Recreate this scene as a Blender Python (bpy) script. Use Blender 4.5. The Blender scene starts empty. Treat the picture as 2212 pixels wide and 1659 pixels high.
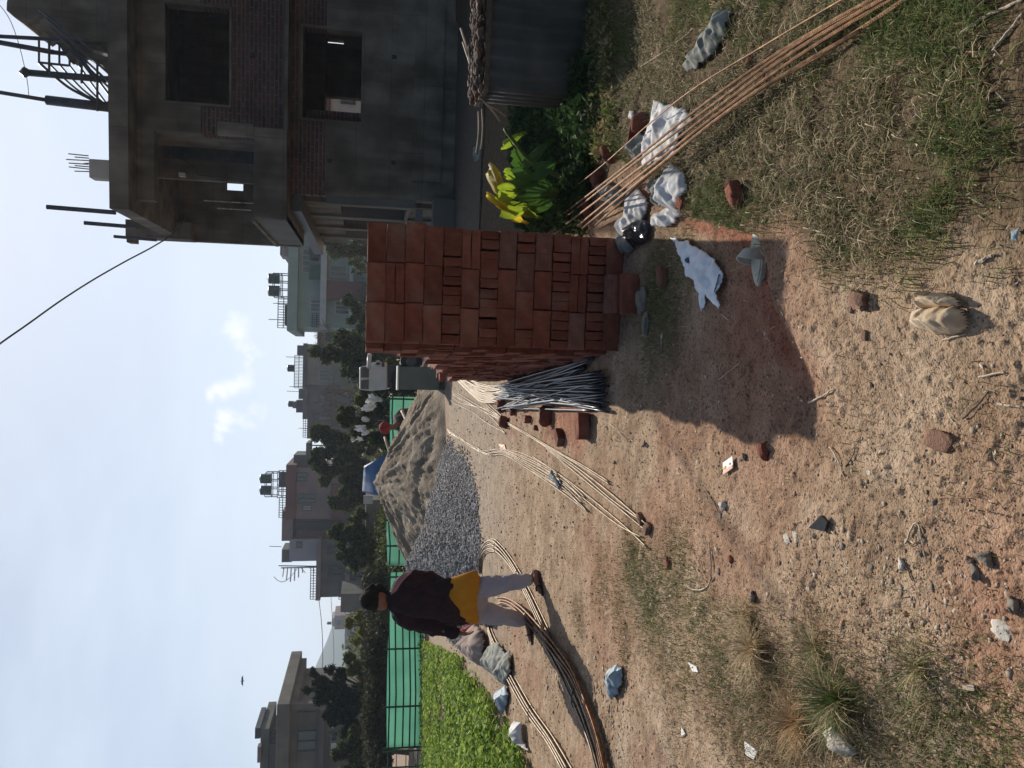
import bpy, bmesh, math, random
import numpy as np
from mathutils import Vector, Matrix, noise as mnoise
random.seed(7); RNG = np.random.default_rng(7)
SC = bpy.context.scene; COL = SC.collection
R = math.radians
# ------------------------------------------------------------------ camera
EYE = 1.55; FPX = 1726.0; PITCH = R(10.4); ROLL = 0.02
_f = np.array([0, math.cos(PITCH), -math.sin(PITCH)]); _r = np.array([1., 0, 0]); _u = np.array([0, math.sin(PITCH), math.cos(PITCH)])
_r2 = _r*math.cos(ROLL) + _u*math.sin(ROLL); _u2 = -_r*math.sin(ROLL) + _u*math.cos(ROLL)
cd = bpy.data.cameras.new('camera'); cam = bpy.data.objects.new('camera', cd); COL.objects.link(cam)
cd.sensor_width = 36; cd.lens = FPX/2212*36; cd.clip_end = 9000; cd.clip_start = 0.05
cam.matrix_world = Matrix(((-_u2[0], _r2[0], -_f[0], 0), (-_u2[1], _r2[1], -_f[1], 0), (-_u2[2], _r2[2], -_f[2], EYE), (0, 0, 0, 1)))
SC.camera = cam
# ------------------------------------------------------------------ sky, sun, exposure
SUN_EL = R(34); SUN_AZ = R(10.5)
W = bpy.data.worlds.new('World'); SC.world = W; W.use_nodes = True
nt = W.node_tree; nt.nodes.clear()
def wn(t, **k):
    n = nt.nodes.new(t)
    for a, b in k.items(): setattr(n, a, b)
    return n
sky = wn('ShaderNodeTexSky', sky_type='NISHITA', sun_disc=False, sun_elevation=SUN_EL, sun_rotation=SUN_AZ,
         altitude=1300, air_density=1.0, dust_density=1.6, ozone_density=1.2)
bg = wn('ShaderNodeBackground'); out = wn('ShaderNodeOutputWorld'); bg.inputs[1].default_value = 0.07
tc = wn('ShaderNodeTexCoord'); mp = wn('ShaderNodeMapping'); mp.inputs['Scale'].default_value = (1.6, 1.6, 5.0)
nz = wn('ShaderNodeTexNoise'); nz.inputs['Scale'].default_value = 1.7; nz.inputs['Detail'].default_value = 6; nz.inputs['Roughness'].default_value = .55
rp = wn('ShaderNodeValToRGB'); rp.color_ramp.elements[0].position = .40; rp.color_ramp.elements[1].position = .72
rp.color_ramp.elements[1].color = (1, 1, 1, 1)
# thin haze and cloud brighten the half of the sky the sun stands in; the half behind the camera stays clear blue
dt = wn('ShaderNodeVectorMath', operation='DOT_PRODUCT'); dt.inputs[1].default_value = (math.sin(SUN_AZ)*.93, math.cos(SUN_AZ)*.93, .36)
hz = wn('ShaderNodeMapRange'); hz.inputs[1].default_value = .15; hz.inputs[2].default_value = .95; hz.inputs[3].default_value = 0; hz.inputs[4].default_value = 1; hz.interpolation_type = 'SMOOTHSTEP'
ad = wn('ShaderNodeMath', operation='MULTIPLY_ADD', use_clamp=True); ad.inputs[1].default_value = .28; ad.inputs[2].default_value = .50
ml = wn('ShaderNodeMath', operation='MULTIPLY')
mx = wn('ShaderNodeMixRGB'); mx.inputs[2].default_value = (10.6, 11.8, 13.6, 1)
L = nt.links.new
L(tc.outputs['Generated'], mp.inputs[0]); L(mp.outputs[0], nz.inputs['Vector']); L(nz.outputs[0], rp.inputs[0]); L(tc.outputs['Generated'], dt.inputs[0]); L(dt.outputs['Value'], hz.inputs[0]); L(rp.outputs[0], ad.inputs[0]); L(ad.outputs[0], ml.inputs[0]); L(hz.outputs[0], ml.inputs[1]); L(ml.outputs[0], mx.inputs[0])
n3 = wn('ShaderNodeTexNoise'); n3.inputs['Scale'].default_value = 14; n3.inputs['Detail'].default_value = 7; L(tc.outputs['Generated'], n3.inputs['Vector'])
sc3 = wn('ShaderNodeVectorMath', operation='SCALE'); sc3.inputs[3].default_value = .13; L(n3.outputs['Color'], sc3.inputs[0])
av = wn('ShaderNodeVectorMath', operation='ADD'); L(tc.outputs['Generated'], av.inputs[0]); L(sc3.outputs[0], av.inputs[1]); prev = None
for cx, cz, rad in ((.062, .146, .017), (.048, .138, .014), (.026, .141, .010), (.002, .150, .015), (-.008, .158, .012), (-.048, .152, .015), (-.062, .162, .012), (-.082, .172, .010)):
    dd = wn('ShaderNodeVectorMath', operation='DISTANCE'); q = Vector((cx, 1, cz)).normalized(); dd.inputs[1].default_value = (q.x+.065, q.y+.065, q.z+.065); L(av.outputs[0], dd.inputs[0])
    mr = wn('ShaderNodeMapRange', interpolation_type='SMOOTHSTEP'); mr.inputs[1].default_value = rad*1.7; mr.inputs[2].default_value = rad*.1; mr.inputs[3].default_value = 0; mr.inputs[4].default_value = 1; L(dd.outputs['Value'], mr.inputs[0])
    if prev is None: prev = mr.outputs[0]
    else:
        mm = wn('ShaderNodeMath', operation='MAXIMUM'); L(prev, mm.inputs[0]); L(mr.outputs[0], mm.inputs[1]); prev = mm.outputs[0]
cm = wn('ShaderNodeMixRGB'); cm.inputs[2].default_value = (13.8, 14.0, 14.3, 1); L(prev, cm.inputs[0]); L(sky.outputs[0], mx.inputs[1]); L(mx.outputs[0], cm.inputs[1]); L(cm.outputs[0], bg.inputs[0]); L(bg.outputs[0], out.inputs[0])
sd = bpy.data.lights.new('sun', 'SUN'); sd.energy = 5.0; sd.angle = R(0.5); sd.color = (1, .93, .82)
sun = bpy.data.objects.new('sun', sd); COL.objects.link(sun)
_sd = Vector((math.sin(SUN_AZ)*math.cos(SUN_EL), math.cos(SUN_AZ)*math.cos(SUN_EL), math.sin(SUN_EL)))
sun.rotation_euler = _sd.to_track_quat('Z', 'Y').to_euler(); sun.location = (5, 30, 25)
SC.view_settings.view_transform = 'Standard'; SC.view_settings.look = 'None'; SC.view_settings.exposure = 0.2; SC.view_settings.gamma = 1
SC.cycles.max_bounces = 6; SC.cycles.volume_bounces = 0
# ------------------------------------------------------------------ where a photographed point stands in the place
def ray(px, py): return _f - _u2*(px-1106)/FPX + _r2*(829.5-py)/FPX
def D(px, py, y):                       # at forward distance y
    d = ray(px, py); return d*(y/d[1]) + [0, 0, EYE]
def vnoise(x, y, s=0):
    x = np.asarray(x, float); y = np.asarray(y, float)
    xi = np.floor(x).astype(np.int64); yi = np.floor(y).astype(np.int64); fx = x-xi; fy = y-yi
    def h(a, b):
        n = (a*374761393 + b*668265263 + s*1442695041) & 0xffffffff
        n = ((n ^ (n >> 13))*1274126177) & 0xffffffff
        return ((n ^ (n >> 16)) & 0xffff)/65535.
    fx = fx*fx*(3-2*fx); fy = fy*fy*(3-2*fy)
    return (h(xi, yi)*(1-fx)+h(xi+1, yi)*fx)*(1-fy) + (h(xi, yi+1)*(1-fx)+h(xi+1, yi+1)*fx)*fy
def fbm(x, y, o=4, s=0, g=.5):
    a = 1.; t = 0; n = 0
    x = np.asarray(x, float); y = np.asarray(y, float)
    for k in range(o):
        t = t + a*vnoise(x*2**k+k*17.3, y*2**k-k*9.1, s+k); n += a; a *= g
    return t/n
def sst(a, b, x):
    t = np.clip((np.asarray(x, float)-a)/(b-a), 0, 1); return t*t*(3-2*t)
def bankline(x):
    x = np.asarray(x, float)
    return np.where(x < .6, 2.62+.6*x, np.where(x < .8, 2.98+3.4*(x-.6), 3.66+1.9*(x-.8))) + .10*(fbm(x*3, x*0+3, 3, 5)-.5)
def bankmask(x, y):
    return sst(0, .16, bankline(x)-y)*sst(-.15, .35, x)
def Hn(x, y):                           # height of the ground
    x = np.asarray(x, float); y = np.asarray(y, float)
    h = .05*(fbm(x*.7, y*.7, 3, 1)-.5)*sst(0, 3, y+0*x) + .028*(fbm(x*4, y*4, 4, 2)-.5)
    fade = 1-sst(20, 40, y)
    h = h*fade
    h = h + .085*bankmask(x, y)
    w = sst(.5, .75, fbm(x*1.1, y*2.2, 2, 8)); h = h + .012*w*(fbm(x*25, y*25, 3, 9)-.5)*fade
    return h
def H(x, y): return float(Hn(x, y))
def G(px, py, z=0.):                    # on the ground
    d = ray(px, py); h = 0.
    for _ in range(5):
        t = (h+z-EYE)/d[2]; h = H(d[0]*t, d[1]*t)
    return np.array([d[0]*t, d[1]*t, h+z])
# ------------------------------------------------------------------ materials
def mat(name, cols, scale=8, rough=.85, bump=0., bscale=60, metal=0., spec=.3, detail=6, lo=.3, hi=.7, trans=None, coord='Object', wave=None, alpha=None, bdist=.01, stretch=None, stain=False):
    m = bpy.data.materials.new(name); m.use_nodes = True; t = m.node_tree; N = t.nodes; Lk = t.links.new
    b = N['Principled BSDF']; b.inputs['Roughness'].default_value = rough; b.inputs['Metallic'].default_value = metal
    b.inputs['Specular IOR Level'].default_value = spec
    c = N.new('ShaderNodeTexCoord'); vec = c.outputs[coord]
    if stretch:
        mm = N.new('ShaderNodeMapping'); mm.inputs['Scale'].default_value = stretch; Lk(vec, mm.inputs[0]); vec = mm.outputs[0]
    n = N.new('ShaderNodeTexNoise'); n.inputs['Scale'].default_value = scale; n.inputs['Detail'].default_value = detail; Lk(vec, n.inputs['Vector'])
    r = N.new('ShaderNodeValToRGB'); e = r.color_ramp.elements
    if len(cols) == 1: cols = [tuple(v*.85 for v in cols[0]), tuple(min(1, v*1.12) for v in cols[0])]
    e[0].position = lo; e[0].color = (*cols[0], 1); e[1].position = hi; e[1].color = (*cols[-1], 1)
    for i, cc in enumerate(cols[1:-1]):
        x = e.new(lo+(hi-lo)*(i+1)/(len(cols)-1)); x.color = (*cc, 1)
    Lk(n.outputs[0], r.inputs[0]); Lk(r.outputs[0], b.inputs['Base Color'])
    if stain:                           # runs down the face and boards' joints
        m3 = N.new('ShaderNodeMapping'); m3.inputs['Scale'].default_value = (2.2, 2.2, .35); Lk(c.outputs['Object'], m3.inputs[0]); n4 = N.new('ShaderNodeTexNoise'); n4.inputs['Scale'].default_value = 1.3; n4.inputs['Detail'].default_value = 8; Lk(m3.outputs[0], n4.inputs['Vector'])
        r4 = N.new('ShaderNodeValToRGB'); r4.color_ramp.elements[0].position = .36; r4.color_ramp.elements[0].color = (.58, .55, .50, 1); r4.color_ramp.elements[1].position = .60; r4.color_ramp.elements[1].color = (1.1, 1.08, 1.05, 1); Lk(n4.outputs[0], r4.inputs[0])
        bk = N.new('ShaderNodeTexBrick'); bk.inputs['Scale'].default_value = 1; bk.inputs['Brick Width'].default_value = 2.4; bk.inputs['Row Height'].default_value = .6; bk.inputs['Mortar Size'].default_value = .008; bk.inputs['Color1'].default_value = (1, 1, 1, 1); bk.inputs['Color2'].default_value = (.9, .9, .9, 1); bk.inputs['Mortar'].default_value = (.72, .70, .68, 1)
        m5 = N.new('ShaderNodeMapping'); m5.inputs['Rotation'].default_value = (R(90), 0, 0); Lk(c.outputs['Object'], m5.inputs[0]); Lk(m5.outputs[0], bk.inputs[0])
        x1 = N.new('ShaderNodeMixRGB'); x1.blend_type = 'MULTIPLY'; x1.inputs[0].default_value = 1; Lk(r.outputs[0], x1.inputs[1]); Lk(r4.outputs[0], x1.inputs[2]); x2 = N.new('ShaderNodeMixRGB'); x2.blend_type = 'MULTIPLY'; x2.inputs[0].default_value = 1; Lk(x1.outputs[0], x2.inputs[1]); Lk(bk.outputs[0], x2.inputs[2]); Lk(x2.outputs[0], b.inputs['Base Color'])
    if bump:
        n2 = N.new('ShaderNodeTexNoise'); n2.inputs['Scale'].default_value = bscale; n2.inputs['Detail'].default_value = 5; Lk(vec, n2.inputs['Vector'])
        bp = N.new('ShaderNodeBump'); bp.inputs['Strength'].default_value = bump; bp.inputs['Distance'].default_value = bdist
        Lk(n2.outputs[0], bp.inputs['Height']); Lk(bp.outputs[0], b.inputs['Normal'])
    if trans:
        tr = N.new('ShaderNodeBsdfTranslucent'); ms = N.new('ShaderNodeMixShader'); ms.inputs[0].default_value = trans
        Lk(r.outputs[0], tr.inputs[0]); Lk(b.outputs[0], ms.inputs[1]); Lk(tr.outputs[0], ms.inputs[2]); Lk(ms.outputs[0], N['Material Output'].inputs[0])
    if alpha: b.inputs['Alpha'].default_value = alpha
    return m
def attrmat(name, rough=.8, trans=.0, spec=.2, metal=0):       # each leaf, blade or stone carries its own colour
    m = bpy.data.materials.new(name); m.use_nodes = True; N = m.node_tree.nodes; Lk = m.node_tree.links.new
    b = N['Principled BSDF']; b.inputs['Roughness'].default_value = rough; b.inputs['Specular IOR Level'].default_value = spec; b.inputs['Metallic'].default_value = metal
    a = N.new('ShaderNodeAttribute'); a.attribute_name = 'tint'; Lk(a.outputs[0], b.inputs['Base Color'])
    if trans:
        tr = N.new('ShaderNodeBsdfTranslucent'); ms = N.new('ShaderNodeMixShader'); ms.inputs[0].default_value = trans
        Lk(a.outputs[0], tr.inputs[0]); Lk(b.outputs[0], ms.inputs[1]); Lk(tr.outputs[0], ms.inputs[2]); Lk(ms.outputs[0], N['Material Output'].inputs[0])
    return m
def brickmat(name, c1, c2, mortar, sx=4.3, rot=(R(90), 0, 0)):
    m = bpy.data.materials.new(name); m.use_nodes = True; N = m.node_tree.nodes; Lk = m.node_tree.links.new
    b = N['Principled BSDF']; b.inputs['Roughness'].default_value = .9; b.inputs['Specular IOR Level'].default_value = .1
    c = N.new('ShaderNodeTexCoord'); mp = N.new('ShaderNodeMapping'); mp.inputs['Rotation'].default_value = rot
    t = N.new('ShaderNodeTexBrick'); t.inputs['Scale'].default_value = 1; t.inputs['Brick Width'].default_value = .24; t.inputs['Row Height'].default_value = .07
    t.inputs['Mortar Size'].default_value = .009; t.inputs['Color1'].default_value = (*c1, 1); t.inputs['Color2'].default_value = (*c2, 1); t.inputs['Mortar'].default_value = (*mortar, 1)
    n = N.new('ShaderNodeTexNoise'); n.inputs['Scale'].default_value = 1.6; n.inputs['Detail'].default_value = 6
    mx = N.new('ShaderNodeMixRGB'); mx.blend_type = 'MULTIPLY'; mx.inputs[0].default_value = .75
    Lk(c.outputs['Object'], mp.inputs[0]); Lk(mp.outputs[0], t.inputs[0]); Lk(c.outputs['Object'], n.inputs['Vector'])
    rr = N.new('ShaderNodeValToRGB'); rr.color_ramp.elements[0].position = .3; rr.color_ramp.elements[0].color = (.5, .48, .46, 1); rr.color_ramp.elements[1].position = .7; rr.color_ramp.elements[1].color = (1.15, 1.1, 1.1, 1)
    Lk(n.outputs[0], rr.inputs[0]); Lk(t.outputs[0], mx.inputs[1]); Lk(rr.outputs[0], mx.inputs[2]); m3 = N.new('ShaderNodeMapping'); m3.inputs['Scale'].default_value = (1, 1, 3.2); Lk(c.outputs['Object'], m3.inputs[0]); n4 = N.new('ShaderNodeTexNoise'); n4.inputs['Scale'].default_value = 3.4; n4.inputs['Detail'].default_value = 9; n4.inputs['Roughness'].default_value = .7; Lk(m3.outputs[0], n4.inputs['Vector'])
    r4 = N.new('ShaderNodeValToRGB'); r4.color_ramp.elements[0].position = .56; r4.color_ramp.elements[0].color = (0, 0, 0, 1); r4.color_ramp.elements[1].position = .70; r4.color_ramp.elements[1].color = (.8, .8, .8, 1); Lk(n4.outputs[0], r4.inputs[0])
    m6 = N.new('ShaderNodeMixRGB'); m6.inputs[2].default_value = (*[v*1.15 for v in mortar], 1); Lk(r4.outputs[0], m6.inputs[0]); Lk(mx.outputs[0], m6.inputs[1]); Lk(m6.outputs[0], b.inputs['Base Color'])
    bp = N.new('ShaderNodeBump'); bp.inputs['Strength'].default_value = .6; bp.inputs['Distance'].default_value = .01
    iv = N.new('ShaderNodeInvert'); Lk(t.outputs[1], iv.inputs[1]); Lk(iv.outputs[0], bp.inputs['Height']); Lk(bp.outputs[0], b.inputs['Normal'])
    return m
MT = dict(
    concrete=mat('raw_concrete', [(.095, .080, .062), (.155, .137, .112), (.215, .193, .160)], 2.2, .92, .5, 30, detail=10, stain=True),
    plaster=mat('pale_cement', [(.36, .32, .28), (.50, .46, .42)], 3, .9, .3, 40),
    brickwall=brickmat('brick_wall', (.12, .058, .045), (.075, .045, .038), (.15, .13, .12)),
    brick=mat('fired_brick', [(.15, .048, .030), (.21, .068, .042), (.27, .095, .06)], 14, .92, .5, 130, spec=.15),
    brick_pale=mat('dusty_brick', [(.18, .072, .050), (.24, .105, .074), (.29, .14, .10)], 18, .92, .5, 130, spec=.15),
    rust=mat('rusty_steel', [(.10, .042, .016), (.27, .125, .048), (.40, .23, .11)], 26, .62, .2, 200, metal=.25, spec=.5),
    steel=mat('blued_steel', [(.035, .04, .048), (.075, .08, .095)], 14, .33, .0, metal=.6, spec=.5),
    oldsteel=mat('weathered_steel', [(.11, .068, .036), (.25, .175, .105), (.36, .28, .19)], 16, .5, .0, metal=.35, spec=.5),
    darkmetal=mat('dark_metal', [(.05, .05, .055), (.09, .09, .095)], 8, .5, metal=.6),
    sack=mat('woven_sack', [(.50, .48, .46), (.80, .79, .78), (.88, .87, .86)], 9, .7, .5, 400, trans=.30, bdist=.002),
    greysack=mat('grey_green_sack', [(.17, .18, .155), (.42, .42, .37)], 12, .8, .5, 300, trans=.2, bdist=.003),
    brownsack=mat('muddy_cloth', [(.22, .15, .12), (.42, .33, .28)], 7, .9, .5, 200, bdist=.003),
    flatsack=mat('white_woven_sack', [(.74, .75, .77), (.86, .87, .88), (.92, .92, .93)], 12, .6, .5, 300, bdist=.003),
    black=mat('black_plastic', [(.015, .015, .018), (.03, .03, .035)], 8, .3, .0, spec=.5),
    blue=mat('blue_tarpaulin', [(.03, .09, .21), (.055, .15, .31)], 3, .55, .3, 20, spec=.4),
    paleblue=mat('pale_blue_plastic', [(.10, .16, .20), (.28, .37, .42), (.45, .52, .55)], 16, .5, .4, 120, trans=.15),
    paper=mat('crumpled_paper', [(.30, .21, .13), (.52, .40, .27), (.62, .50, .36)], 14, .9, .5, 90, bdist=.004),
    wood=mat('bare_wood', [(.36, .27, .18), (.62, .52, .40)], 12, .7, .3, 80, stretch=(1, 1, 6)),
    stone=mat('grey_stone', [(.15, .125, .10), (.27, .23, .185)], 20, .9, .5, 90),
    redstone=mat('red_earth_clod', [(.14, .075, .050), (.24, .13, .085)], 18, .9, .6, 90),
    palestone=mat('pale_stone', [(.42, .38, .32), (.58, .53, .46)], 16, .9, .4, 90),
    sand=mat('sand', [(.16, .12, .08), (.26, .20, .14), (.35, .285, .205)], 3.5, .95, .9, 34, bdist=.03),
    greenpanel=mat('green_sheet', [(.33, .62, .50), (.42, .70, .58)], 1.5, .6, .1, 20, trans=.6),
    greenpost=mat('dark_green_paint', [(.012, .06, .035)], 5, .5),
    sandal=mat('sandal_rubber', [(.42, .41, .33), (.60, .58, .47)], 20, .65, .2, 150),
    tin=mat('corrugated_sheet', [(.050, .050, .046), (.085, .08, .07), (.12, .11, .10)], 3, .7, .2, 30),
    panelgrey=mat('grey_green_tub', [(.10, .12, .105), (.135, .15, .13)], 4, .7, .1, 30),
    bark=mat('bark', [(.06, .045, .03), (.13, .10, .07)], 20, .95, .6, 40),
    mint=mat('mint_plaster', [(.22, .29, .26), (.28, .35, .31)], .8, .9),
    beige=mat('beige_plaster', [(.26, .23, .17), (.33, .30, .23)], .8, .9),
    darkhouse=mat('dark_plaster', [(.09, .085, .085), (.14, .13, .13)], .6, .9),
    redtrim=mat('brown_red_plaster', [(.13, .06, .05), (.19, .09, .075)], .8, .9),
    lilac=mat('lilac_grey_plaster', [(.26, .25, .28), (.33, .32, .35)], .8, .9),
    pinkish=mat('pinkish_plaster', [(.19, .14, .125), (.27, .20, .185)], .8, .9),
    greyhouse=mat('grey_render', [(.09, .088, .078), (.16, .155, .135)], .8, .9),
    trim=mat('pale_trim', [(.42, .44, .42)], 2, .8),
    glass=mat('window_glass', [(.02, .025, .03)], 3, .12, spec=.6),
    tank=mat('dark_green_tank', [(.012, .05, .04), (.02, .075, .055)], 2, .45),
    tankblack=mat('black_tank', [(.02, .025, .03)], 2, .5),
    cable=mat('cable_rubber', [(.03, .03, .035)], 2, .5),
    hill=mat('hillside_woods', [(.035, .055, .03), (.06, .08, .045)], .01, 1),
    skin=mat('skin', [(.20, .095, .06), (.27, .13, .085)], 12, .55),
    hair=mat('dark_hair', [(.010, .008, .007), (.028, .022, .018)], 60, .85, .9, 120, spec=.12, stretch=(1, 1, 4)),
    jacket=mat('maroon_jacket', [(.012, .006, .009), (.030, .011, .016)], 10, .85, .4, 60),
    stripe=mat('pink_stripe', [(.35, .20, .22)], 10, .9),
    yellow=mat('yellow_cloth', [(.55, .24, .012), (.66, .31, .02)], 8, .85, .2, 60, trans=.2),
    trousers=mat('pale_trousers', [(.36, .34, .40), (.44, .42, .46)], 6, .9, .3, 50, trans=.12),
    redcloth=mat('red_cloth', [(.22, .012, .012), (.34, .02, .02)], 14, .85, .4, 60),
    brownshirt=mat('brown_shirt', [(.05, .035, .03), (.08, .06, .05)], 6, .9),
    slipper=mat('slipper', [(.05, .03, .03)], 6, .7),
    white=mat('white_paint', [(.50, .50, .50), (.62, .62, .61)], 3, .45, spec=.5),
    tyre=mat('tyre', [(.015, .015, .015)], 3, .85),
    print_o=mat('orange_print', [(.70, .33, .22), (.75, .45, .30)], 40, .6), card=mat('white_card', [(.72, .70, .66), (.80, .78, .74)], 40, .6),
    blueprint=mat('blue_grey_print', [(.04, .07, .14)], 10, .7),
    leaf=attrmat('leaf', .75, .35, spec=.12), blade=attrmat('grass_blade', .75, .22), straw=attrmat('straw', .8), pebble=attrmat('pebble', .9), gravelm=attrmat('crushed_stone', .9, spec=.12),
    petiole=mat('stalk', [(.10, .16, .03), (.16, .22, .05)], 9, .6, trans=.2), yleaf=mat('yellow_leaf', [(.35, .22, .02), (.62, .46, .03), (.72, .54, .05)], 9, .5, trans=.6), gleaf=mat('lime_leaf', [(.14, .24, .02), (.36, .44, .03)], 9, .5, trans=.6), dleaf=mat('green_taro_leaf', [(.05, .13, .02), (.09, .19, .03)], 7, .5, trans=.35),
    bird=mat('bird_feather', [(.02, .02, .02)], 3, .9), wire=mat('tie_wire', [(.05, .04, .035)], 3, .6), blackpaint=mat('black_rubber', [(.02, .02, .02)], 3, .6),
)
for key in ('brick', 'brick_pale'):
    N = MT[key].node_tree.nodes; Lk = MT[key].node_tree.links.new; b = N['Principled BSDF']; src = b.inputs['Base Color'].links[0].from_socket
    oi = N.new('ShaderNodeObjectInfo'); rr = N.new('ShaderNodeValToRGB'); e = rr.color_ramp.elements; e[0].color = (.62, .58, .56, 1); e[1].color = (1.25, 1.25, 1.2, 1)
    for p_, c_ in ((.25, (.95, .85, .8)), (.5, (1.05, 1, 1)), (.72, (.85, .88, .92)), (.9, (1.2, 1.35, 1.4))): q = e.new(p_); q.color = (*c_, 1)
    Lk(oi.outputs['Random'], rr.inputs[0]); m1 = N.new('ShaderNodeMixRGB'); m1.blend_type = 'MULTIPLY'; m1.inputs[0].default_value = .8; Lk(src, m1.inputs[1]); Lk(rr.outputs[0], m1.inputs[2])
    nd = N.new('ShaderNodeTexNoise'); nd.inputs['Scale'].default_value = 5; nd.inputs['Detail'].default_value = 9; gg = N.new('ShaderNodeNewGeometry'); Lk(gg.outputs['Position'], nd.inputs['Vector'])
    r2 = N.new('ShaderNodeValToRGB'); r2.color_ramp.elements[0].position = .52; r2.color_ramp.elements[0].color = (0, 0, 0, 1); r2.color_ramp.elements[1].position = .75; r2.color_ramp.elements[1].color = (.55, .55, .55, 1); Lk(nd.outputs[0], r2.inputs[0])
    m2 = N.new('ShaderNodeMixRGB'); m2.inputs[2].default_value = (.27, .18, .13, 1); Lk(r2.outputs[0], m2.inputs[0]); Lk(m1.outputs[0], m2.inputs[1]); Lk(m2.outputs[0], b.inputs['Base Color'])
# ------------------------------------------------------------------ helpers
def tag(o, label=None, cat=None, group=None, kind=None):
    if label: o['label'] = label
    if cat: o['category'] = cat
    if group: o['group'] = group
    if kind: o['kind'] = kind
    return o
def thing(name, loc, label, cat, group=None, rz=0, kind=None):
    o = bpy.data.objects.new(name, None); COL.objects.link(o); o.location = loc; o.rotation_euler = (0, 0, rz); o.empty_display_size = .1
    return tag(o, label, cat, group, kind)
def link(name, me, m=None, parent=None):
    if m is not None and not me.materials: me.materials.append(m)
    o = bpy.data.objects.new(name, me); COL.objects.link(o)
    if parent is not None: o.parent = parent
    return o
def np_mesh(name, V, Fq, cols=None, smooth=False):
    V = np.asarray(V, np.float32); Fq = np.asarray(Fq, np.int32); k = Fq.shape[1]
    me = bpy.data.meshes.new(name); me.vertices.add(len(V)); me.vertices.foreach_set('co', V.ravel())
    me.loops.add(Fq.size); me.loops.foreach_set('vertex_index', Fq.ravel())
    me.polygons.add(len(Fq)); me.polygons.foreach_set('loop_start', np.arange(len(Fq), dtype=np.int32)*k)
    try: me.polygons.foreach_set('loop_total', np.full(len(Fq), k, np.int32))
    except Exception: pass
    if smooth: me.polygons.foreach_set('use_smooth', np.ones(len(Fq), bool))
    if cols is not None:
        a = me.color_attributes.new('tint', 'FLOAT_COLOR', 'POINT'); c = np.ones((len(V), 4), np.float32); c[:, :3] = cols; a.data.foreach_set('color', c.ravel())
    me.update(calc_edges=True); me.validate(); return me
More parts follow.
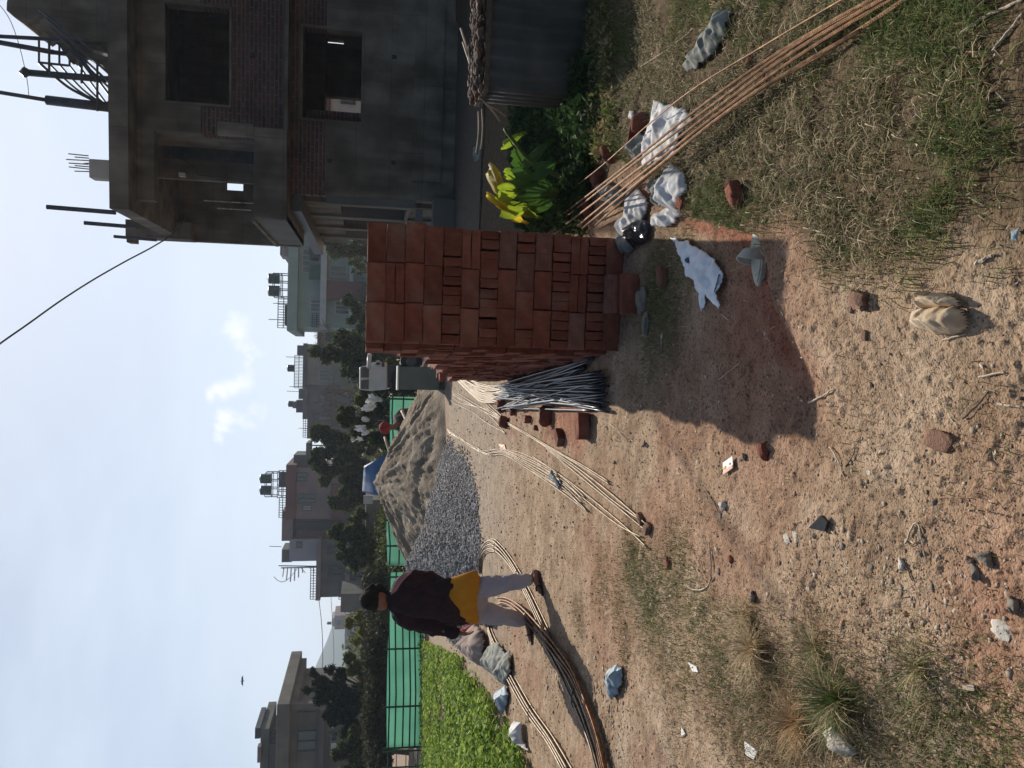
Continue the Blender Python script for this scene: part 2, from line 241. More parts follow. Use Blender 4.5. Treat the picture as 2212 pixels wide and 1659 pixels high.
class MB:
    def __init__(s): s.v = []; s.f = []
    def add(s, vs, fs):
        n = len(s.v); s.v += [tuple(map(float, v)) for v in vs]; s.f += [tuple(i+n for i in f) for f in fs]; return s
    def box(s, x0, x1, y0, y1, z0, z1, M=None, jit=0):
        vs = [Vector((x, y, z)) for z in (z0, z1) for x, y in ((x0, y0), (x1, y0), (x1, y1), (x0, y1))]
        if jit: vs = [v+Vector([random.uniform(-jit, jit) for _ in range(3)]) for v in vs]
        if M is not None: vs = [M @ v for v in vs]
        return s.add(vs, [(3, 2, 1, 0), (4, 5, 6, 7), (0, 1, 5, 4), (1, 2, 6, 5), (2, 3, 7, 6), (3, 0, 4, 7)])
    def tube(s, pts, r, n=6, cap=True):
        P = [Vector(p) for p in pts]; m = len(P); rr = r if hasattr(r, '__len__') else [r]*m; up = Vector((0, 0, 1)); vs = []; prev = None
        for i, p in enumerate(P):
            t = (P[min(i+1, m-1)]-P[max(i-1, 0)])
            t = t.normalized() if t.length > 1e-9 else Vector((0, 0, 1))
            a = prev if prev is not None else (t.cross(up) if abs(t.z) < .95 else t.cross(Vector((1, 0, 0))))
            a = (a-t*a.dot(t)).normalized(); b = t.cross(a); prev = a
            q = rr[i] if hasattr(rr[i], '__len__') else (rr[i], rr[i])
            vs += [p+a*math.cos(6.28318*k/n)*q[0]+b*math.sin(6.28318*k/n)*q[1] for k in range(n)]
        fs = [(i*n+k, i*n+(k+1) % n, (i+1)*n+(k+1) % n, (i+1)*n+k) for i in range(m-1) for k in range(n)]
        if cap: fs += [tuple(range(n))[::-1], tuple((m-1)*n+k for k in range(n))]
        return s.add(vs, fs)
    def prism(s, poly, a, b, axis='y', M=None):      # polygon given in the two other axes
        n = len(poly)
        def pt(u, w, t): return {'y': (u, t, w), 'x': (t, u, w), 'z': (u, w, t)}[axis]
        vs = [pt(u, w, a) for u, w in poly]+[pt(u, w, b) for u, w in poly]
        if M is not None: vs = [M @ Vector(v) for v in vs]
        return s.add(vs, [tuple(range(n)), tuple(range(2*n-1, n-1, -1))]+[(i, n+i, n+(i+1) % n, (i+1) % n) for i in range(n)])
    def ball(s, c, r, n=10, m=7):
        c = Vector(c); r = r if hasattr(r, '__len__') else (r, r, r); vs = [c+Vector((0, 0, r[2]))]
        for i in range(1, m):
            th = math.pi*i/m
            vs += [c+Vector((r[0]*math.sin(th)*math.cos(6.28318*k/n), r[1]*math.sin(th)*math.sin(6.28318*k/n), r[2]*math.cos(th))) for k in range(n)]
        vs.append(c-Vector((0, 0, r[2]))); e = len(vs)-1
        fs = [(0, 1+k, 1+(k+1) % n) for k in range(n)]+[(1+i*n+k, 1+(i+1)*n+k, 1+(i+1)*n+(k+1) % n, 1+i*n+(k+1) % n) for i in range(m-2) for k in range(n)]
        fs += [(e, 1+(m-2)*n+(k+1) % n, 1+(m-2)*n+k) for k in range(n)]
        return s.add(vs, fs)
    def build(s, name, m, parent=None, smooth=False, world=False, bevel=0):
        vs = s.v
        if parent is not None and world:
            inv = Matrix.LocRotScale(parent.location, parent.rotation_euler, None).inverted(); vs = [tuple(inv @ Vector(v)) for v in vs]
        loc = None
        if parent is None:
            a = np.array(vs); loc = ((a[:, 0].min()+a[:, 0].max())/2, (a[:, 1].min()+a[:, 1].max())/2, a[:, 2].min()); vs = (a-loc).tolist()
        me = bpy.data.meshes.new(name); me.from_pydata([tuple(v) for v in vs], [], s.f)
        if smooth: me.shade_smooth()
        me.update(); o = link(name, me, m, parent)
        if loc: o.location = loc
        if bevel:
            b = o.modifiers.new('bevel', 'BEVEL'); b.width = bevel; b.segments = 2; b.limit_method = 'ANGLE'
        return o
def world_obj(name, V, Fq, m, cols=None, smooth=False, parent=None):
    V = np.asarray(V, float); loc = np.array([(V[:, 0].min()+V[:, 0].max())/2, (V[:, 1].min()+V[:, 1].max())/2, V[:, 2].min()])
    if parent is not None: loc = np.array(parent.location)
    me = np_mesh(name, V-loc, Fq, cols, smooth); o = link(name, me, m, parent)
    if parent is None: o.location = loc
    return o
def spline(pts, n=24):                  # smooth curve through points
    P = np.array(pts, float); m = len(P)
    if m == 2: return [P[0]+(P[1]-P[0])*t for t in np.linspace(0, 1, n)]
    t = np.linspace(0, m-1, n); o = []
    for u in t:
        i = min(int(u), m-2); f = u-i; p0 = P[max(i-1, 0)]; p1 = P[i]; p2 = P[i+1]; p3 = P[min(i+2, m-1)]
        o.append(.5*((2*p1)+(-p0+p2)*f+(2*p0-5*p1+4*p2-p3)*f*f+(-p0+3*p1-3*p2+p3)*f**3))
    return o
# ------------------------------------------------------------------ the ground
def ground():
    ang = np.concatenate([np.linspace(-180, -42, 24)[:-1], np.linspace(-42, 42, 620), np.linspace(42, 180, 24)[1:]])*math.pi/180
    rad = np.concatenate([np.linspace(.05, 1.25, 10)[:-1], np.geomspace(1.25, 12, 560)[:-1], np.geomspace(12, 45, 90)[:-1], np.geomspace(45, 4500, 40)])
    A, Rr = np.meshgrid(ang, rad); X = Rr*np.sin(A); Y = Rr*np.cos(A)
    Z = Hn(X, Y)
    near = 1-sst(7, 14, Rr)
    Z = Z + near*(.009*(fbm(X*38, Y*38, 3, 21)-.5)+.006*(fbm(X*110, Y*110, 2, 22)-.5))
    cl = fbm(X*31, Y*31, 3, 33); Z = Z + near*.008*sst(.60, .80, cl)
    Z = np.where(Rr > 60, Z-.05*sst(60, 200, Rr), Z)
    n, m = A.shape; V = np.stack([X, Y, Z], -1).reshape(-1, 3)
    i = np.arange(n-1)[:, None]*m+np.arange(m-1)[None]; Fq = np.stack([i, i+1, i+m+1, i+m], -1).reshape(-1, 4)
    Fq = Fq[:, ::-1]
    x, y = V[:, 0], V[:, 1]
    b = bankmask(x, y); w = fbm(x*2, y*2, 4, 40)
    # red earth: beside the bank, round the brick stack, and scattered spots
    red = np.exp(-((y-bankline(x)-.02)/.20)**2)*sst(-.25, .2, x)*(1-sst(.9, 1.6, x))
    red = np.maximum(red, .75*np.exp(-(((x-.3)/.75)**2+((y-3.0)/.45)**2))*(w > 0))
    red = np.maximum(red, .75*sst(.50, .62, fbm(x*.8+3, y*.8, 3, 44))*np.exp(-(((x+.3)/1.0)**2+((y-6.0)/2.6)**2)))
    red = np.maximum(red, .5*np.exp(-(((x+.55)/.35)**2+((y-1.75)/.16)**2)))
    red = np.maximum(red, .30*sst(.58, .75, fbm(x*1.5, y*1.5, 3, 48)))
    grass = sst(.22, .48, x+.35*(fbm(x*2.2+4, y*2.2, 3, 78)-.5)-.25*sst(2.3, 2.6, y)*sst(.0, .2, x))*np.maximum(b, (y < 2.6))*sst(.25, .5, fbm(x*3, y*3, 3, 46)+.1)*.9
    grass = np.maximum(grass, .95*sst(1.1, 1.5, x)*sst(4.0, 5.0, y)*(1-sst(13.5, 16, y)))  # weedy ground, its albedo also darkened to paint in the building's shade
    grass = np.maximum(grass, .75*np.exp(-(((x-.45)/.5)**2+((y-4.1)/.35)**2)))
    grey = sst(6.5, 10, y+.25*x+.8*(w-.5))*(1-sst(14, 20, y)*.2)
    grey = np.maximum(grey, .8*np.exp(-((x+.62*y-.35)/.30)**2)*sst(.4, .6, w))
    dark = sst(2.0, 2.6, x)*sst(6.8, 8.0, y)*(1-sst(30, 50, y))
    c = np.stack([red, grass, grey], -1)
    me = np_mesh('ground', V, Fq, c, True)
    m_ = bpy.data.materials.new('bare_earth'); m_.use_nodes = True; N = m_.node_tree.nodes; Lk = m_.node_tree.links.new
    bs = N['Principled BSDF']; bs.inputs['Roughness'].default_value = .97; bs.inputs['Specular IOR Level'].default_value = .12
    tc = N.new('ShaderNodeTexCoord')
    def nse(sc, de=6):
        q = N.new('ShaderNodeTexNoise'); q.inputs['Scale'].default_value = sc; q.inputs['Detail'].default_value = de; Lk(tc.outputs['Object'], q.inputs['Vector']); return q
    def ramp(src, stops):
        q = N.new('ShaderNodeValToRGB'); e = q.color_ramp.elements
        while len(e) < len(stops): e.new(.5)
        for k, (p, cc) in enumerate(stops): e[k].position = p; e[k].color = (*cc, 1)
        Lk(src, q.inputs[0]); return q
    def mixc(f, a, b, bt='MIX'):
        q = N.new('ShaderNodeMixRGB'); q.blend_type = bt
        if isinstance(f, float): q.inputs[0].default_value = f
        else: Lk(f, q.inputs[0])
        Lk(a, q.inputs[1]); Lk(b, q.inputs[2]); return q.outputs[0]
    at = N.new('ShaderNodeAttribute'); at.attribute_name = 'tint'; sp = N.new('ShaderNodeSeparateColor'); Lk(at.outputs[0], sp.inputs[0])
    n1 = nse(3.2); base = ramp(n1.outputs[0], [(.3, (.27, .182, .118)), (.5, (.38, .27, .18)), (.7, (.47, .355, .25))]).outputs[0]
    n2 = nse(9); redc = ramp(n2.outputs[0], [(.3, (.25, .095, .055)), (.7, (.38, .165, .105))]).outputs[0]
    gr = ramp(n2.outputs[0], [(.3, (.30, .23, .17)), (.7, (.44, .36, .275))]).outputs[0]
    gs = ramp(nse(24).outputs[0], [(.3, (.045, .035, .018)), (.7, (.14, .10, .055))]).outputs[0]
    col = mixc(sp.outputs[2], base, gr); col = mixc(sp.outputs[0], col, redc); col = mixc(sp.outputs[1], col, gs)
    speck = ramp(nse(85, 3).outputs[0], [(.34, (.42, .37, .33)), (.45, (1, 1, 1)), (.58, (1, 1, 1)), (.72, (1.25, 1.2, 1.15))]).outputs[0]
    blotch = ramp(nse(11, 8).outputs[0], [(.3, (.78, .75, .72)), (.7, (1.12, 1.12, 1.12))]).outputs[0]
    col = mixc(1.0, col, speck, 'MULTIPLY'); col = mixc(1.0, col, blotch, 'MULTIPLY'); Lk(col, bs.inputs['Base Color'])
    bn = nse(140, 5); bp = N.new('ShaderNodeBump'); bp.inputs['Strength'].default_value = .75; bp.inputs['Distance'].default_value = .008
    Lk(bn.outputs[0], bp.inputs['Height']); Lk(bp.outputs[0], bs.inputs['Normal'])
    o = link('ground', me, m_); o['kind'] = 'structure'
ground()
def inview(x, y, z=0, mar=60):
    P = np.stack([x, y, np.full_like(x, z)-EYE], -1); c = P@_f; px = 1106-(P@_u2)/c*FPX; py = 829.5-(P@_r2)/c*FPX
    return (px > -mar) & (px < 2212+mar) & (py > -mar) & (py < 1659+mar) & (c > .3), px, py
# ------------------------------------------------------------------ grass, straw, pebbles
def blades(x, y, h, w, lean, az, tint, segs=3, flat=None, z0=None):
    n = len(x); z = Hn(x, y)-.004 if z0 is None else z0
    dx, dy = np.cos(az), np.sin(az); wx, wy = -dy*w/2, dx*w/2; V = []
    for k in range(segs+1):
        t = k/segs; a = lean*t; hh = h*np.where(lean > 1.2, 1, 1)
        px = x+dx*h*np.sin(a*.9)*t; py = y+dy*h*np.sin(a*.9)*t; pz = z+h*np.cos(a*.9)*t*(1 if flat is None else 1)
        tw = (1-t**1.6)*.95+.05
        V.append(np.stack([px-wx*tw, py-wy*tw, pz], -1)); V.append(np.stack([px+wx*tw, py+wy*tw, pz], -1))
    V = np.stack(V, 1); b = np.arange(n)[:, None]*(2*(segs+1))
    F = np.concatenate([b+np.array([[2*k, 2*k+1, 2*k+3, 2*k+2]]) for k in range(segs)], 0)
    return V.reshape(-1, 3), F, np.repeat(tint, 2*(segs+1), 0)
def pal(n, cols, jit=.2):
    c = np.array(cols)[RNG.integers(0, len(cols), n)]; return np.clip(c*(1+RNG.uniform(-jit, jit, (n, 1))), 0, 1)
GREENS = [(.10, .15, .035), (.13, .18, .045), (.08, .12, .03), (.17, .20, .06), (.22, .19, .08)]
STRAWS = [(.28, .20, .105), (.38, .29, .165), (.19, .125, .065), (.12, .075, .045), (.56, .46, .30)]
def lawn():
    N = 420000; x = RNG.uniform(-.1, 3.3, N); y = RNG.uniform(1.1, 8, N)
    edge_n = .35*(fbm(x*2.2+4, y*2.2, 3, 78)-.5)
    den = np.maximum(bankmask(x, y), sst(.2, .4, x)*(y < 2.6))*sst(.22, .48, x+edge_n-.25*sst(2.3, 2.6, y)*sst(.0, .2, x))*sst(.30, .50, fbm(x*2.6, y*2.6, 3, 46)+.14)*np.clip(3.2/np.maximum(y, .8), .25, 1.3)**1.5
    edge = fbm(x*5, y*5, 3, 77); den *= sst(.34, .46, edge)*.9+.1
    ok, _, _ = inview(x, y); k = ok & (RNG.random(N) < den*.72); x, y = x[k], y[k]; n = len(x)
    lush = sst(.44, .62, fbm(x*1.7+5, y*1.7, 3, 79))
    isg = RNG.random(n) < .55+.42*lush
    tint = np.where(isg[:, None], pal(n, GREENS), pal(n, STRAWS, .3))
    h = np.where(isg, RNG.uniform(.018, .060, n)*(1+.5*lush), RNG.uniform(.025, .085, n)+.06*(RNG.random(n) < .05)); lean = np.where(isg, RNG.uniform(.2, 1.5, n), RNG.uniform(1.0, 1.75, n))
    V, F, C = blades(x, y, h, RNG.uniform(.0018, .0038, n), lean, RNG.uniform(0, 6.28, n), tint)
    world_obj('grass', V, F, MT['blade'], C).__setitem__('kind', 'stuff')
    o = COL.objects[-1]; tag(o, 'short green and straw coloured grass covering the raised bank at the right', 'grass')
lawn()
def field_grass():
    xs, ys, tt, hh, ll, ww = [], [], [], [], [], []
    def patch(px, py, rx, ry, n, green, hlo, hhi, spread=1):
        c = G(px, py); a = RNG.normal(0, 1, (n, 2))*[rx, ry]; xs.append(c[0]+a[:, 0]); ys.append(c[1]+a[:, 1])
        g = RNG.random(n) < green; tt.append(np.where(g[:, None], pal(n, GREENS), pal(n, STRAWS))); hh.append(RNG.uniform(hlo, hhi, n)); ll.append(RNG.uniform(.3, 1.6, n)); ww.append(RNG.uniform(.002, .0035, n))
    for px, py, n, g in [(1380, 1215, 900, .8), (1410, 1290, 1100, .85), (1450, 1250, 900, .85), (1500, 1330, 900, .8), (1540, 1400, 800, .7), (1560, 1450, 700, .7), (1480, 1200, 500, .7),
                         (1620, 1500, 900, .5), (1700, 1560, 900, .5), (1900, 1640, 900, .8), (2050, 1640, 1100, .85), (2150, 1610, 1100, .85), (1980, 1590, 500, .6), (1300, 1260, 500, .7),
                         (1250, 1330, 400, .4), (1760, 1500, 500, .4), (1600, 1590, 600, .5), (1350, 1400, 500, .4), (2120, 1000, 150, .4), (1850, 930, 120, .5), (1700, 1420, 500, .4), (1420, 620, 1500, .85), (1450, 700, 900, .8), (1400, 740, 700, .8), (1480, 560, 900, .8), (1950, 1480, 400, .3), (1460, 1600, 300, .4), (1360, 1230, 900, .9), (1400, 1320, 900, .9), (1440, 1400, 700, .8), (1480, 1470, 600, .7), (1335, 1290, 500, .8)]:
        patch(px, py, .13, .10, int(n*1.15), g, .012, .045)
    for px, py, n, hh2 in [(1660, 1480, 700, .07), (1640, 1550, 700, .07), (1720, 1600, 800, .08), (1800, 1440, 500, .06), (1850, 1580, 600, .07), (1680, 1640, 600, .07), (1560, 1540, 400, .05), (1930, 1520, 400, .06), (2000, 1560, 400, .06), (1750, 1450, 400, .06)]: patch(px, py, .12, .10, n, .15, .02, hh2)
    n = 9000; x = RNG.uniform(-3.4, .4, n); y = RNG.uniform(1.3, 6, n); k = fbm(x*2.4, y*2.4, 3, 91) > .56
    x, y = x[k], y[k]; n = len(x); xs.append(x); ys.append(y); tt.append(pal(n, STRAWS+GREENS[:2])); hh.append(RNG.uniform(.01, .04, n)); ll.append(RNG.uniform(1, 1.75, n)); ww.append(np.full(n, .002))
    x = np.concatenate(xs); y = np.concatenate(ys)
    V, F, C = blades(x, y, np.concatenate(hh), np.concatenate(ww), np.concatenate(ll), RNG.uniform(0, 6.28, len(x)), np.concatenate(tt))
    o = world_obj('low_grass', V, F, MT['blade'], C); tag(o, 'low patchy green grass creeping over the dry dirt', 'grass', kind='stuff')
field_grass()
def tuft(px, py, n, h, rad, cols, label, name='grass_tuft'):
    c = G(px, py); r = np.abs(RNG.normal(0, rad, n)); a = RNG.uniform(0, 6.28, n); x = c[0]+r*np.cos(a); y = c[1]+r*np.sin(a)
    V, F, C = blades(x, y, RNG.uniform(.4, 1, n)*h, RNG.uniform(.002, .0035, n), RNG.uniform(.5, 1.5, n), a+RNG.normal(0, .5, n), pal(n, cols, .3), 4)
    o = world_obj(name, V, F, MT['blade'], C); tag(o, label, 'grass tuft', 'clumps of dry grass in the dirt')
DRY = [(.52, .40, .23), (.64, .52, .33), (.42, .30, .17), (.28, .20, .11)]
tuft(1640, 1400, 420, .17, .05, DRY, 'pale dry grass tuft left of the shadow, in a furrow of bare dirt')
tuft(1615, 1330, 260, .12, .05, DRY+GREENS[:1], 'smaller brown grass tuft next to the pale dry one and nearer the brick stack')
tuft(1820, 1510, 520, .19, .06, DRY+GREENS[:3]*2, 'big green and straw grass clump by the rounded pale stone')
tuft(1735, 1560, 420, .16, .05, [(.45, .28, .14), (.5, .36, .2), (.3, .18, .1)], 'reddish straw grass clump among dry stems at the bottom left')
tuft(1770, 1400, 200, .10, .05, DRY+GREENS[:2], 'low sparse grass tuft between the stony patch and the dry clump')
tuft(1990, 1440, 150, .12, .05, GREENS+DRY, 'thin grass tuft beside the yellow straw scrap on stony ground')
def straws():
    def grp(n, x0, x1, y0, y1, f):
        x = RNG.uniform(x0, x1, n); y = RNG.uniform(y0, y1, n); ok, _, _ = inview(x, y); k = ok & f(x, y); return x[k], y[k]
    x1, y1 = grp(6500, -2.2, 1.8, 1.2, 4.8, lambda x, y: RNG.random(len(x)) < .16+.6*sst(.15, .5, x))
    x2, y2 = grp(2600, -3.5, 2, 4, 11, lambda x, y: RNG.random(len(x)) < .25)
    x = np.concatenate([x1, x2]); y = np.concatenate([y1, y2]); n = len(x)
    Ln = RNG.exponential(.016, n)+.006; w = RNG.uniform(.0007, .0017, n); a = RNG.uniform(0, 3.14, n); dx = np.cos(a)*Ln; dy = np.sin(a)*Ln; up = RNG.uniform(-.2, .5, n)*Ln
    nx, ny = -np.sin(a)*w, np.cos(a)*w; z = Hn(x, y)+.006
    P = [np.stack([x-nx, y-ny, z], -1), np.stack([x+nx, y+ny, z], -1), np.stack([x+dx+nx, y+dy+ny, z+up], -1), np.stack([x+dx-nx, y+dy-ny, z+up], -1),
         np.stack([x, y, z+w], -1), np.stack([x+dx, y+dy, z+up+w], -1)]
    V = np.stack(P, 1).reshape(-1, 3); b = np.arange(n)[:, None]*6; F = np.concatenate([b+[0, 4, 5, 3], b+[4, 1, 2, 5]], 0)
    o = world_obj('straw_litter', V, F, MT['straw'], np.repeat(pal(n, STRAWS, .3), 6, 0)); tag(o, 'short bits of straw scattered all over the dirt', 'straw', kind='stuff')
straws()
def litter():
    n = 26000; r = 1.3*np.exp(RNG.uniform(0, 1.9, n)); a = RNG.uniform(-R(38), R(26), n); x = r*np.sin(a); y = r*np.cos(a); k = RNG.random(n) < sst(.36, .70, fbm(x*3.1+3, y*3.1, 4, 101, .6)); x, y = x[k], y[k]; n = len(x)
    Ln = (np.minimum(RNG.exponential(.0034, n), .009)+.0018)*np.clip(y/2.6, .8, 2); w = Ln*RNG.uniform(.12, .5, n); a = RNG.uniform(0, 3.14, n); dx = np.cos(a)*Ln; dy = np.sin(a)*Ln; nx, ny = -np.sin(a)*w, np.cos(a)*w; z = Hn(x, y)+.0075; up = RNG.uniform(0, .6, n)*w
    V = np.stack([np.stack([x-dx, y-dy, z], -1), np.stack([x-nx, y-ny, z+up], -1), np.stack([x+dx, y+dy, z+.002], -1), np.stack([x+nx, y+ny, z], -1)], 1).reshape(-1, 3); F = np.arange(n*4).reshape(-1, 4)
    o = world_obj('litter', V, F, MT['straw'], np.repeat(pal(n, [(.10, .065, .045), (.16, .10, .065), (.24, .17, .11), (.07, .05, .04), (.50, .42, .32)], .3), 4, 0)); tag(o, 'fine dark flakes of bark, leaf and earth trodden over the dirt', 'litter', kind='stuff')
litter()
def icorock(seed=0, sub=1):
    bm = bmesh.new(); bmesh.ops.create_icosphere(bm, subdivisions=sub, radius=1)
    V = np.array([v.co[:] for v in bm.verts]); F = np.array([[v.index for v in f.verts] for f in bm.faces]); bm.free()
    rg = np.random.default_rng(seed); d = rg.normal(0, 1, (5, 3)); 
    for q in d: V = V*(1+.14*np.sin(3*(V@q)+seed))[:, None]
    return V, F
def scatter_rocks(x, y, z, s, tint, sub=1, flat=.65):
    n = len(x); outV, outF, outC = [], [], []; off = 0
    for v in range(6):
        k = np.arange(v, n, 6); 
        if not len(k): continue
        V, F = icorock(v+3, sub); a = RNG.uniform(0, 6.28, len(k)); ca, sa = np.cos(a), np.sin(a); sx = s[k]*RNG.uniform(.7, 1.3, len(k)); sy = s[k]*RNG.uniform(.7, 1.2, len(k)); sz = s[k]*flat*RNG.uniform(.7, 1.2, len(k))
        X = V[None, :, 0]*sx[:, None]; Y = V[None, :, 1]*sy[:, None]; Z = V[None, :, 2]*sz[:, None]
        P = np.stack([x[k][:, None]+X*ca[:, None]-Y*sa[:, None], y[k][:, None]+X*sa[:, None]+Y*ca[:, None], z[k][:, None]+Z], -1)
        outV.append(P.reshape(-1, 3)); outF.append((F[None]+(np.arange(len(k))*len(V))[:, None, None]+off).reshape(-1, 3)); outC.append(np.repeat(tint[k], len(V), 0)); off += len(k)*len(V)
    return np.concatenate(outV), np.concatenate(outF), np.concatenate(outC)
def pebbles():
    n = 14000; r = 1.3*np.exp(RNG.uniform(0, 2.1, n)); a = RNG.uniform(-R(40), R(30), n); x = r*np.sin(a); y = r*np.cos(a)
    stony = sst(.5, .7, fbm(x*1.3+9, y*1.3, 3, 61)); k = RNG.random(n) < .22+.5*stony; x, y = x[k], y[k]; n = len(x)
    s = .0012+RNG.exponential(.0010, n); s = np.minimum(s, .007)*np.clip(y/2.5, 1, 2.2)
    V, F, C = scatter_rocks(x, y, Hn(x, y)+s*.25, s, pal(n, [(.30, .22, .15), (.36, .27, .19), (.22, .16, .12), (.25, .13, .09), (.42, .34, .26), (.22, .17, .13)], .25), 1, .45)
    o = world_obj('pebbles', V, F, MT['pebble'], C); tag(o, 'loose pebbles and dirt crumbs strewn over the ground', 'pebbles', kind='stuff')
    n = 16000; r = 3.2*np.exp(RNG.uniform(0, 1.5, n)); a = RNG.uniform(-R(30), R(14), n); x = r*np.sin(a); y = r*np.cos(a); k = (fbm(x*1.6+2, y*1.6, 3, 63) > .38); x, y = x[k], y[k]; n = len(x)
    s = np.minimum(.0022+RNG.exponential(.0014, n), .010)*np.clip(y/6, .7, 1.5)
    V, F, C = scatter_rocks(x, y, Hn(x, y)+s*.3, s, pal(n, [(.34, .26, .18), (.40, .31, .22), (.28, .20, .14), (.30, .18, .12), (.20, .15, .11)], .2), 1, .9)
    o = world_obj('crumbs', V, F, MT['pebble'], C); tag(o, 'dirt crumbs and little stones over the middle of the lane', 'pebbles', kind='stuff')
    # stony patch at the lower left and the sharp stones near the left edge
    P = [G(1900, 1400), G(1750, 1330), G(2000, 1300), G(1850, 1230), G(2080, 1350)]; xs = []; ys = []
    for p in P: xs.append(RNG.normal(p[0], .24, 420)); ys.append(RNG.normal(p[1], .13, 420))
    for q in ((1290, 1480), (1330, 1560), (1340, 1630), (1200, 1500)): p = G(*q); xs.append(RNG.normal(p[0], .22, 170)); ys.append(RNG.normal(p[1], .22, 170))
    x = np.concatenate(xs); y = np.concatenate(ys); n = len(x); s = (.0022+RNG.exponential(.0018, n))*np.clip(y/2.4, 1, 2)
    V, F, C = scatter_rocks(x, y, Hn(x, y)+s*.1, s, pal(n, [(.36, .28, .20), (.42, .34, .26), (.28, .22, .17), (.34, .19, .13)], .25), 1, .38)
    o = world_obj('stone_chips', V, F, MT['pebble'], C); tag(o, 'patch of small sharp stone chips on the dirt at the lower left', 'stone chips', kind='stuff')
pebbles()
# ------------------------------------------------------------------ single stones, chunks, stems
def rock(name, px, py, size, m, label, cat='stone', flat=.6, group=None, seed=None, rz=None):
    c = G(px, py); seed = random.randint(0, 99) if seed is None else seed; V, F = icorock(seed, 3)
    V = V*(1+.10*np.sin(V[:, [1]]*7+seed)*np.cos(V[:, [0]]*6)); V = V*(.86+.30*fbm(V[:, [0]]*2.6+V[:, [2]]*1.7+seed, V[:, [1]]*2.6-V[:, [2]]*2.1, 4, seed, .6))
    pl = np.random.default_rng(seed).normal(0, 1, (4, 3)); pl /= np.linalg.norm(pl, axis=1)[:, None]
    for q in pl: dd = V@q; V = V-np.outer(np.maximum(dd-.62, 0), q)
    if 'brick' in name or 'clod' in name: V = np.sign(V)*np.abs(V)**.65*.85
    V = V*[size[0]/2, size[1]/2, size[0]*flat/2]; a = rz if rz is not None else random.uniform(0, 3.1)
    V = V@np.array([[math.cos(a), math.sin(a), 0], [-math.sin(a), math.cos(a), 0], [0, 0, 1]]); V[:, 2] -= V[:, 2].min()*.75
    me = np_mesh(name, V, F, None, False); o = link(name, me, MT[m]); o.location = (c[0], c[1], c[2]-.004); tag(o, label, cat, group); return o
GS = 'loose stones lying on the dirt'
rock('stone', 1863, 645, (.085, .06), 'redstone', 'dark reddish stone with a lit edge, left of the crumpled paper bag', flat=.6, seed=4)
rock('brick_chunk', 1655, 976, (.085, .075), 'brick', 'broken brick chunk at the lit tip of the big shadow beside the printed card', 'brick chunk', .55, seed=8)
rock('stone', 1610, 985, (.035, .03), 'stone', 'small grey stone beside the printed card', group=GS, seed=3)
rock('stone', 1828, 1600, (.13, .07), 'palestone', 'rounded pale stone half covered by the big grass clump', flat=.5, group=GS, seed=5, rz=1.5)
rock('stone', 2112, 1238, (.045, .035), 'stone', 'grey stone casting a round shadow, upper of two near the bottom edge', group=GS, seed=11)
rock('stone', 2098, 1212, (.03, .025), 'stone', 'small brown stone behind the grey pair near the bottom edge', group=GS, seed=12)
rock('stone', 2135, 1205, (.048, .04), 'stone', 'grey stone with a pointed top, lower of two near the bottom edge', group=GS, seed=13)
rock('stone', 1950, 1222, (.04, .03), 'palestone', 'pale flat stone chip beside the long crossed dry stem', group=GS, seed=14)
rock('stone', 1567, 1095, (.05, .04), 'palestone', 'split pale stone in the gravelly spot left of the printed card', group=GS, seed=15)
rock('stone', 1555, 1118, (.045, .04), 'stone', 'flat greenish stone touching the split pale stone', group=GS, seed=16, flat=.3)
rock('stone', 1700, 1163, (.05, .04), 'palestone', 'nearer of two flat white plaster flakes trodden into the dirt', 'flake', .15, 'flat white flakes in the dirt', 17)
rock('stone', 1718, 1160, (.055, .035), 'palestone', 'pointed white plaster flake beside its twin in the dirt', 'flake', .15, 'flat white flakes in the dirt', 18)
rock('stone', 1760, 1158, (.022, .02), 'stone', 'tiny round stone below the dark triangular shard', group=GS, seed=19)
rock('clod', 1388, 1120, (.10, .065), 'redstone', 'dark red clod at the ends of the thin rods, upper one', 'clod', .5, 'red clods by the rod ends', 21)
rock('clod', 1405, 1142, (.11, .07), 'redstone', 'dark red clod touching the tips of the thin rods', 'clod', .5, 'red clods by the rod ends', 22)
rock('brick_chunk', 1446, 1214, (.075, .055), 'brick', 'red brick lump at the top of the green grass patch', 'brick chunk', .5, seed=23)
rock('brick_chunk', 1580, 1208, (.04, .03), 'brick', 'small red brick crumb between the green grass and the curved dry blade', 'brick chunk', .5, seed=24)
rock('stone', 1555, 1235, (.03, .03), 'stone', 'dark round stone inside the curve of the dry blade', group=GS, seed=25)
rock('stone', 1628, 1290, (.05, .04), 'stone', 'smooth grey stone above the pale dry tuft', group=GS, seed=26)
rock('stone', 2195, 1310, (.05, .05), 'stone', 'dark stone cut by the bottom edge of the place, right of the red chips', group=GS, seed=27)
rock('stone', 2170, 1365, (.07, .06), 'palestone', 'broad flat reddish-white stone sunk in the reddish stony ground', flat=.2, group=GS, seed=28)
rock('clod', 1870, 723, (.045, .035), 'redstone', 'small dark red clod below the dark reddish stone', 'clod', .5, seed=29)
rock('clod', 1838, 668, (.03, .03), 'redstone', 'tiny red clod at the edge of the grass left of the reddish stone', 'clod', .5, seed=30)
rock('stone', 1430, 735, (.10, .03), 'palestone', 'thin pale sliver lying in the stack shadow on green ground', flat=.15, group=GS, seed=31, rz=0)
rock('stone', 1395, 650, (.17, .08), 'stone', 'long grey stone in the shade beside the two stacked loose bricks', flat=.35, group=GS, seed=32, rz=.1)
rock('stone', 1400, 700, (.11, .08), 'stone', 'squat grey stone in the shade left of the loose bricks', flat=.5, group=GS, seed=33)
rock('brick_chunk', 1437, 600, (.13, .07), 'brick_pale', 'diamond shaped brick fragment in the shade behind the white sack', 'brick chunk', .5, seed=34, rz=.2)
